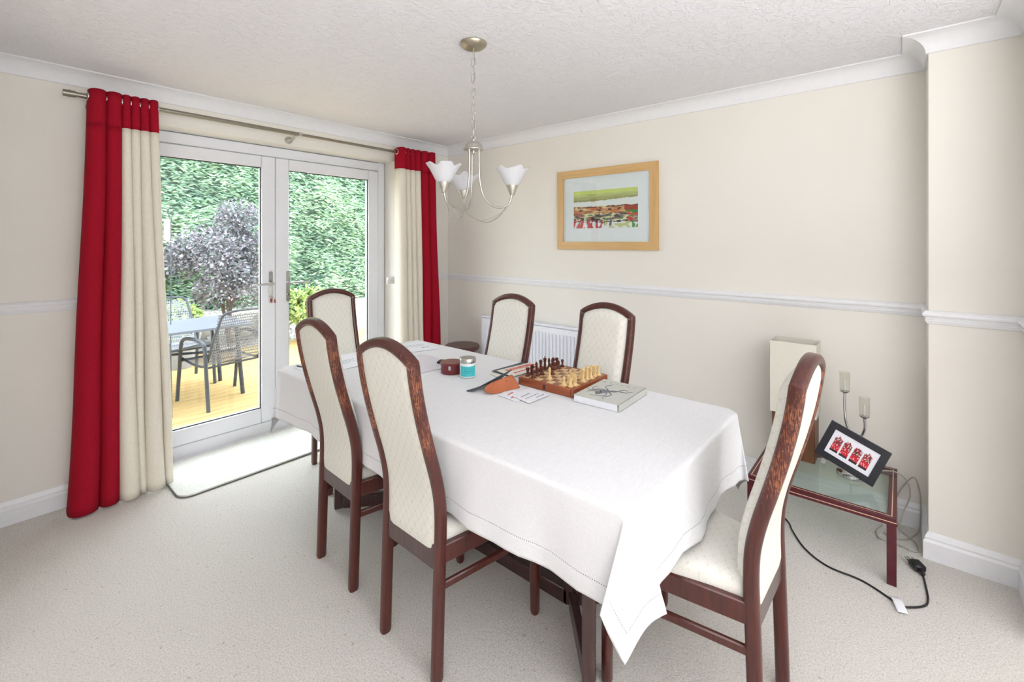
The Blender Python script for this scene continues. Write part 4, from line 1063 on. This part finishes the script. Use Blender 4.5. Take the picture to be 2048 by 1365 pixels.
# tilted photo frame
PFW, PFH = .244, .180
ctr = Vector((2.690, .176, .4235)); rot2 = radians(-22.5); lean = radians(9)
Rl = Matrix(((0, 0, -1), (-1, 0, 0), (0, 1, 0)))
Rall = Matrix.Rotation(lean, 3, 'Y')@Rl@Matrix.Rotation(rot2, 3, 'Z')
ph = thing('photo_frame', 'tilted black framed photograph of groups in red, leaning on chrome lamp', 'picture', tuple(ctr))
fwp = .030
for nm, poly in (('t', [(-PFW/2, PFH/2), (PFW/2, PFH/2), (PFW/2-fwp, PFH/2-fwp), (-PFW/2+fwp, PFH/2-fwp)]), ('b', [(-PFW/2, -PFH/2), (PFW/2, -PFH/2), (PFW/2-fwp, -PFH/2+fwp), (-PFW/2+fwp, -PFH/2+fwp)]),
                 ('l', [(-PFW/2, -PFH/2), (-PFW/2, PFH/2), (-PFW/2+fwp, PFH/2-fwp), (-PFW/2+fwp, -PFH/2+fwp)]), ('r', [(PFW/2, -PFH/2), (PFW/2, PFH/2), (PFW/2-fwp, PFH/2-fwp), (PFW/2-fwp, -PFH/2+fwp)])):
    w = MB(); w.prism(poly, -.006, .006, R=Rall); w.build('frame_stick', M['frame_black'], ph)
w = MB(); w.box((0, 0, 0), (PFW-.02, PFH-.02, .004), R=Rall); w.build('backing_board', M['paper'], ph)
def groups(u, v):
    c = srgb(236, 236, 244); y = v
    for gi, gx in enumerate((.17, .38, .60, .81)):
        dx = (u-gx)/.085
        if abs(dx) < 1.0:
            lim = .80-.10*abs(dx)+.10*N2(u*34, gi, 3)
            if .16 < y < lim:
                n = N2(u*40, y*16, gi)
                if y < .24: c = srgb(40, 24, 34)
                elif y < .46: c = srgb(206, 30, 48) if n > -.3 else srgb(232, 200, 200)
                else:
                    c = srgb(176, 30, 46) if n > .05 else (srgb(50, 26, 32) if n > -.22 else srgb(226, 190, 186))
    return c
painted('photograph', PFW-2*fwp+.004, PFH-2*fwp+.004, 110, 60, groups, ph, Rall.to_4x4(), .0032)
w = MB(); w.lathe([(.0135*sin(pi*k/12), .0135-.0135*cos(pi*k/12)) for k in range(13)], n=24, capb=False, capt=False); o = w.build('white_ball', M['white'], None, sharp=180); o.location = (2.835, .305, SH-.0018); tag(o, 'small white ball on the glass side table by the photo frame', 'ball')
# cables
w = MB(); w.tube(cr([(2.83, .17, SH+.004), (2.90, .09, SH+.004), (2.93, .02, SH+.01), (2.95, -.025, SH-.03), (2.955, -.035, .18), (2.95, -.01, .09), (2.935, .0, .02), (2.90, -.03, .006), (2.86, -.055, .006), (2.80, -.06, .006), (2.78, -.04, .006), (2.80, .02, .006), (2.80, .075, .006), (2.86, .09, .006), (2.93, .07, .006)], 8), .0032, 8)
w.build('lamp_cable', M['cable'], None)
tag(bpy.data.objects['lamp_cable'], 'grey lamp cable looping down behind the right side of side table', 'cable')
w = MB(); w.tube(cr([(3.0, .03, .10), (3.0, -.01, .20), (2.99, -.05, .262), (2.98, -.072, .20), (2.975, -.075, .10), (2.975, -.07, .02), (2.93, -.05, .005), (2.87, -.02, .005), (2.84, .03, .005), (2.86, .06, .012)], 8), .0034, 8)
o = w.build('coiled_cable', M['cable'], None); tag(o, 'pale grey cable hooped against skirting board beside the pier', 'cable')
pc = thing('power_cord', 'black mains cord with plug trailing across the carpet', 'cord', (2.63, -.055, 0))
cpts = [(2.622, -.072), (2.55, -.078), (2.44, -.083), (2.385, -.066), (2.335, -.012), (2.345, .017), (2.401, .121), (2.412, .243), (2.482, .336), (2.60, .405), (2.66, .43), (2.75, .50), (2.84, .54)]
w = MB(); w.tube(cr([(x-2.63, y+.055, .0045) for x, y in cpts], 8), .0038, 8); w.build('flex', M['black'], pc)
w = MB(); w.box((.012, 0, .020), (.052, .046, .030), .008, rz=.5); w.box((-.022, -.014, .016), (.03, .016, .014), .005, rz=.4); w.build('plug_body', M['black'], pc)
w = MB()
for a, b_ in ((.045, .028), (.052, .012), (.036, .036)): w.box((a, b_, .022), (.020, .006, .004), rz=.5)
w.build('plug_pin', M['chrome'], pc)
w = MB(); w.grid(lambda u, v: Vector((-.268-.080*v+.010*u, .088-.032*u-.024*v, .009+.010*sin(pi*v)*(1-v))), 4, 8); o = w.build('cord_tag', M['paper'], pc, recalc=False); md = o.modifiers.new('thickness', 'SOLIDIFY'); md.thickness = .0008

# ---------------------------------------------------------------- garden
GZ = -.12
struct(MB().box((3, 16, GZ-.20), (40, 26, .2)), 'ground', M['lawn'], 'garden ground beyond the decking', 'ground')
dk = thing('deck', 'yellow timber decking outside the french doors', 'decking', (1.5, 3.72, GZ), kind='structure')
proto = None; nb = 30; bw_ = .120
for k in range(nb):
    if proto is None:
        w = MB(); w.box((0, 0, -.014), (7.5, bw_-.007, .028), .003); proto = w.build('deck_board', M['deck'], dk); o = proto
    else: o = proto.copy(); C.objects.link(o); o.parent = dk
    o.location = (random.uniform(-.3, .3), .06+k*bw_, random.uniform(-.0015, .0015))
MB().box((0, nb*bw_/2, -.045), (7.0, nb*bw_, .03)).build('deck_joist_layer', M['bark'], dk)
w = MB()
def bank(u, v):
    x = -1+9*u; y = 7.35+1.6*v; z = GZ-.03+.42*smoothstep(0, 1, v)+.03*N2(x*2, y*2)
    return Vector((x, y, z))
w.grid(bank, 90, 20); struct(w, 'gravel_bed', M['gravel'], 'pale pebble bed sloping up to the hedge', 'gravel', recalc=False, sharp=180)
def rock(x, y, z, r, label, seed, sq=(1, 1, .7)):
    bm = bmesh.new(); bmesh.ops.create_icosphere(bm, subdivisions=4, radius=1)
    for v in bm.verts:
        n = noise.noise(v.co*1.3+Vector((seed, 0, 0)))*.35+noise.noise(v.co*3.1+Vector((0, seed, 0)))*.12
        v.co *= (1+n); v.co = Vector((v.co.x*r*sq[0], v.co.y*r*sq[1], v.co.z*r*sq[2]))
    me = bpy.data.meshes.new('rock'); bm.to_mesh(me); bm.free(); me.materials.append(M['rock']); me.shade_smooth()
    o = bpy.data.objects.new('rock', me); C.objects.link(o); o.location = (x, y, z); tag(o, label, 'rock', 'pale rocks on the pebble bed')
rock(1.95, 7.9, .18, .34, 'large pale boulder behind the patio table, left of the maple', 1)
rock(2.62, 7.72, .08, .18, 'smaller pale rock in front of the maple', 5)
rock(3.15, 7.9, .12, .28, 'pale rock by the door handles, right of the maple', 9, (1.2, .8, .55))
def leaves(name, mat, pts, size, parent=None, droop=.0, flat=.5, seed=1, tonef=None, wid=.32):
    """many small bent leaf quads around given (pos, normal) pairs"""
    rnd = random.Random(seed); vs = []; fs = []; tone = []
    for p, nrm in pts:
        p = Vector(p); nrm = Vector(nrm)
        d = Vector((rnd.uniform(-1, 1), rnd.uniform(-1, 1), rnd.uniform(-1, 1)))*flat+nrm; d.z -= droop; d.normalize()
        s = d.cross(Vector((rnd.uniform(-1, 1), rnd.uniform(-1, 1), rnd.uniform(-1, 1))));
        if s.length < .05: continue
        s.normalize(); L_ = size*rnd.uniform(.6, 1.3); W_ = L_*wid; k = len(vs); up = s.cross(d)*(.12*L_)
        vs += [p-d*L_*.1, p+d*L_*.45+s*W_+up, p+d*L_, p+d*L_*.45-s*W_+up]; fs.append((k, k+1, k+2, k+3))
        tn = rnd.random() if tonef is None else tonef(p, rnd); tone += [tn]*4
    me = bpy.data.meshes.new(name); me.from_pydata([tuple(v) for v in vs], [], fs); me.materials.append(mat)
    a = me.attributes.new('tone', 'FLOAT', 'POINT'); a.data.foreach_set('value', tone)
    o = bpy.data.objects.new(name, me); C.objects.link(o)
    if parent: o.parent = parent
    return o
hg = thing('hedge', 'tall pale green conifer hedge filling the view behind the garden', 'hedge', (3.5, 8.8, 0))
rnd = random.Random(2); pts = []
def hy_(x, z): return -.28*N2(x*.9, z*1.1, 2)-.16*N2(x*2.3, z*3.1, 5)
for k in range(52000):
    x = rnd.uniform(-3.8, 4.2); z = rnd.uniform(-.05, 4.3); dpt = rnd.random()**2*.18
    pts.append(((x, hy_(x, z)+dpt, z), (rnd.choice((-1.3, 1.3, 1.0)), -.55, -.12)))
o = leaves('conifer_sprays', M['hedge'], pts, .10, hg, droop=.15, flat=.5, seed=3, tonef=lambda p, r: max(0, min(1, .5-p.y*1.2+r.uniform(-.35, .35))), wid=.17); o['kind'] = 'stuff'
w = MB(); w.grid(lambda u, v: Vector((-4+8.4*u, hy_(-4+8.4*u, 4.35*v)+.16, 4.35*v-.06)), 80, 44); w.grid(lambda u, v: Vector((-4+8.4*u, .9, 4.35*v-.06)), 2, 2)
w.build('hedge_core', M['hedge_core'], hg, recalc=False)
def shrub(name, label, c, rad, n, mat, size, seed, trunk=True, droop=.1, rz=(1, 1, 1)):
    t = thing(name, label, 'shrub', (c[0], c[1], 0)); rnd = random.Random(seed); pts = []
    clus = []
    for k in range(26):
        a = rnd.uniform(0, 2*pi); b_ = rnd.uniform(-.9, 1); r = rad*rnd.uniform(.45, .95)
        clus.append(Vector((r*sqrt(max(0, 1-b_*b_))*cos(a)*rz[0], r*sqrt(max(0, 1-b_*b_))*sin(a)*rz[1], c[2]+r*b_*rz[2])))
    for k in range(n):
        q = rnd.choice(clus); d = Vector((rnd.gauss(0, 1), rnd.gauss(0, 1), rnd.gauss(0, .55))); d.normalize(); p = q+d*rad*.34*rnd.random()**.4
        if p.z < c[3]: continue
        pts.append((p, (d.x, d.y, d.z*.5)))
    o = leaves('foliage', mat, pts, size, t, droop=droop, flat=.8, seed=seed); o['kind'] = 'stuff'
    if trunk:
        w = MB()
        for q in clus[:14]: w.tube(cr([(0, 0, min(0, c[3]-.15)), (q.x*.25, q.y*.25, c[3]+(q.z-c[3])*.45), tuple(q)], 4), [.011-.0010*i for i in range(9)], 6)
        w.build('branches', M['bark'], t)
    return t
shrub('maple_shrub', 'purple grey japanese maple seen through the left glass door', (2.25, 7.0, 1.16, .46), .72, 11500, M['maple'], .052, 11, rz=(.95, .7, 1.0))
shrub('golden_shrub', 'bright yellow green shrub low beside the maple', (1.62, 6.75, .46, .0), .20, 1600, M['lime'], .07, 12)
shrub('leafy_shrub', 'green leafy shrub at left of the maple by the curtain', (1.22, 7.6, .95, .1), .42, 5500, M['midgreen'], .085, 13)
shrub('low_shrub', 'low mid green shrub under the right side of the maple', (3.12, 7.35, .5, .0), .28, 2600, M['midgreen'], .07, 14)
shrub('pale_shrub', 'pale yellow leaved plant seen low through the right glass door', (3.35, 7.0, .42, -.1), .30, 1500, M['lime'], .08, 15)

# patio table
pt_ = thing('patio_table', 'grey slatted metal patio table on the decking', 'table', (1.10, 5.43, GZ))
w = MB(); w.prism(rrect(-.74, -.41, .74, .41, .05), .695, .715); w.build('table_top', M['patio_top'], pt_)
for sx in (-1, 1):
    for sy in (-1, 1): w = MB(); w.tube([(sx*.62, sy*.30, .695), (sx*.67, sy*.33, 0)], .02, 10); w.build('leg', M['patio'], pt_)
w = MB(); w.tube([(.64, -.31, .45), (-.64, .31, .45)], .012, 8); w.tube([(.64, .31, .45), (-.64, -.31, .45)], .012, 8); w.build('cross_brace', M['patio'], pt_)
def patio_chair(label):
    t = thing('patio_chair', label, 'chair', group='metal patio chairs')
    for s in (-1, 1):
        w = MB(); w.tube(cr([(-.29, s*.27, 0), (-.25, s*.27, .35), (-.225, s*.27, .56), (-.18, s*.27, .615), (-.05, s*.27, .63), (.10, s*.27, .625), (.18, s*.27, .60), (.215, s*.27, .54), (.24, s*.27, .35), (.29, s*.27, 0)], 5), .0165, 10); w.build('arm_leg_loop', M['patio'], t)
        w = MB(); w.tube(cr([(-.38, s*.20, .86), (-.31, s*.235, .66), (-.22, s*.245, .44), (-.14, s*.245, .385), (.05, s*.245, .385), (.24, s*.245, .415)], 5), .011, 8); w.build('sling_rail', M['patio'], t)
    w = MB(); w.tube(cr([(-.38, -.20, .86), (-.395, -.15, .895), (-.40, 0, .905), (-.395, .15, .895), (-.38, .20, .86)], 5), .011, 8); w.build('top_tube', M['patio'], t)
    w = MB(); w.tube([(.22, -.26, .40), (.22, .26, .40)], .011, 8); w.tube([(-.2, -.26, .38), (-.2, .26, .38)], .011, 8); w.build('cross_tube', M['patio'], t)
    def sl(u, v):
        P_ = cr([(-.39, 0, .88), (-.31, 0, .66), (-.22, 0, .44), (-.14, 0, .390), (.05, 0, .386), (.235, 0, .415)], 6)
        k = min(len(P_)-1, int(u*(len(P_)-1)+.5)); p = P_[k]
        return Vector((p.x, (2*v-1)*.235, p.z-.01*sin(pi*v)))
    w = MB(); w.grid(sl, 30, 8); w.build('sling', M['sling'], t, sharp=180, recalc=False)
    return t
pa = patio_chair('dark metal patio chair with arms, nearest the left glass door'); pa.location = (1.585, 5.09, GZ); pa.rotation_euler = (0, 0, radians(99.8))
pb = copy_tree(pa); pb['label'] = 'dark metal patio chair half hidden behind the left curtain'; pb.location = (.86, 5.17, GZ); pb.rotation_euler = (0, 0, radians(86))
pc_ = copy_tree(pa); pc_['label'] = 'dark metal patio chair on the far side of the patio table'; pc_.location = (1.42, 5.98, GZ); pc_.rotation_euler = (0, 0, radians(-88))
pp = thing('plant_pot', 'pale grey garden pot on the deck behind the patio table', 'pot', (1.62, 6.75, GZ))
w = MB(); w.lathe([(0, 0), (.14, 0), (.19, .18), (.23, .36), (.24, .40), (.22, .41), (.20, .37), (0, .36)], n=36, capb=False, capt=False); w.build('pot_body', M['pot'], pp)
rnd = random.Random(8); o = leaves('pot_plant', M['lime'], [((rnd.gauss(0, .1), rnd.gauss(0, .1), .38+abs(rnd.gauss(0, .07))), (rnd.uniform(-1, 1), rnd.uniform(-1, 1), 1)) for _ in range(400)], .08, pp, seed=4); o['kind'] = 'stuff'
bf = thing('bird_feeder_pole', 'thin metal pole with hooks carrying bird feeders', 'pole', (1.24, 5.55, GZ))
w = MB(); w.tube([(.03, 0, 0), (.03, 0, 1.75)], .004, 8); w.build('pole', M['patio'], bf)
w = MB(); w.tube(cr([(.03, 0, 1.72), (.0, 0, 1.86), (-.08, 0, 1.88), (-.115, 0, 1.82)], 5), .004, 6); w.tube(cr([(.03, 0, 1.74), (.05, 0, 1.86), (.03, 0, 1.90), (.0, 0, 1.83)], 5), .004, 6); w.build('hook', M['patio'], bf)
for k, (dx, zt, lab_) in enumerate(((-.115, 1.80, 'clear tube bird feeder hanging nearest the curtain'), (0.0, 1.81, 'pale yellow bird feeder hanging beside the pole'))):
    f_ = thing('bird_feeder', lab_, 'bird feeder', (1.24+dx, 5.55, GZ+zt), group='hanging bird feeders')
    w = MB(); w.lathe([(0, -.26), (.026, -.25), (.026, -.06), (.02, -.045), (0, -.04)], n=16, capb=False, capt=False); w.build('feeder_tube', M['shade_in' if k else 'jar'], f_)
    w = MB(); w.tube([(0, 0, 0), (0, 0, -.045)], .002, 6); w.lathe([(0, -.04), (.03, -.055), (.031, -.06), (0, -.06)], n=16, capb=False, capt=False); w.lathe([(0, -.275), (.036, -.27), (.036, -.26), (0, -.26)], n=16, capb=False, capt=False); w.build('feeder_cap', M['steel'], f_)
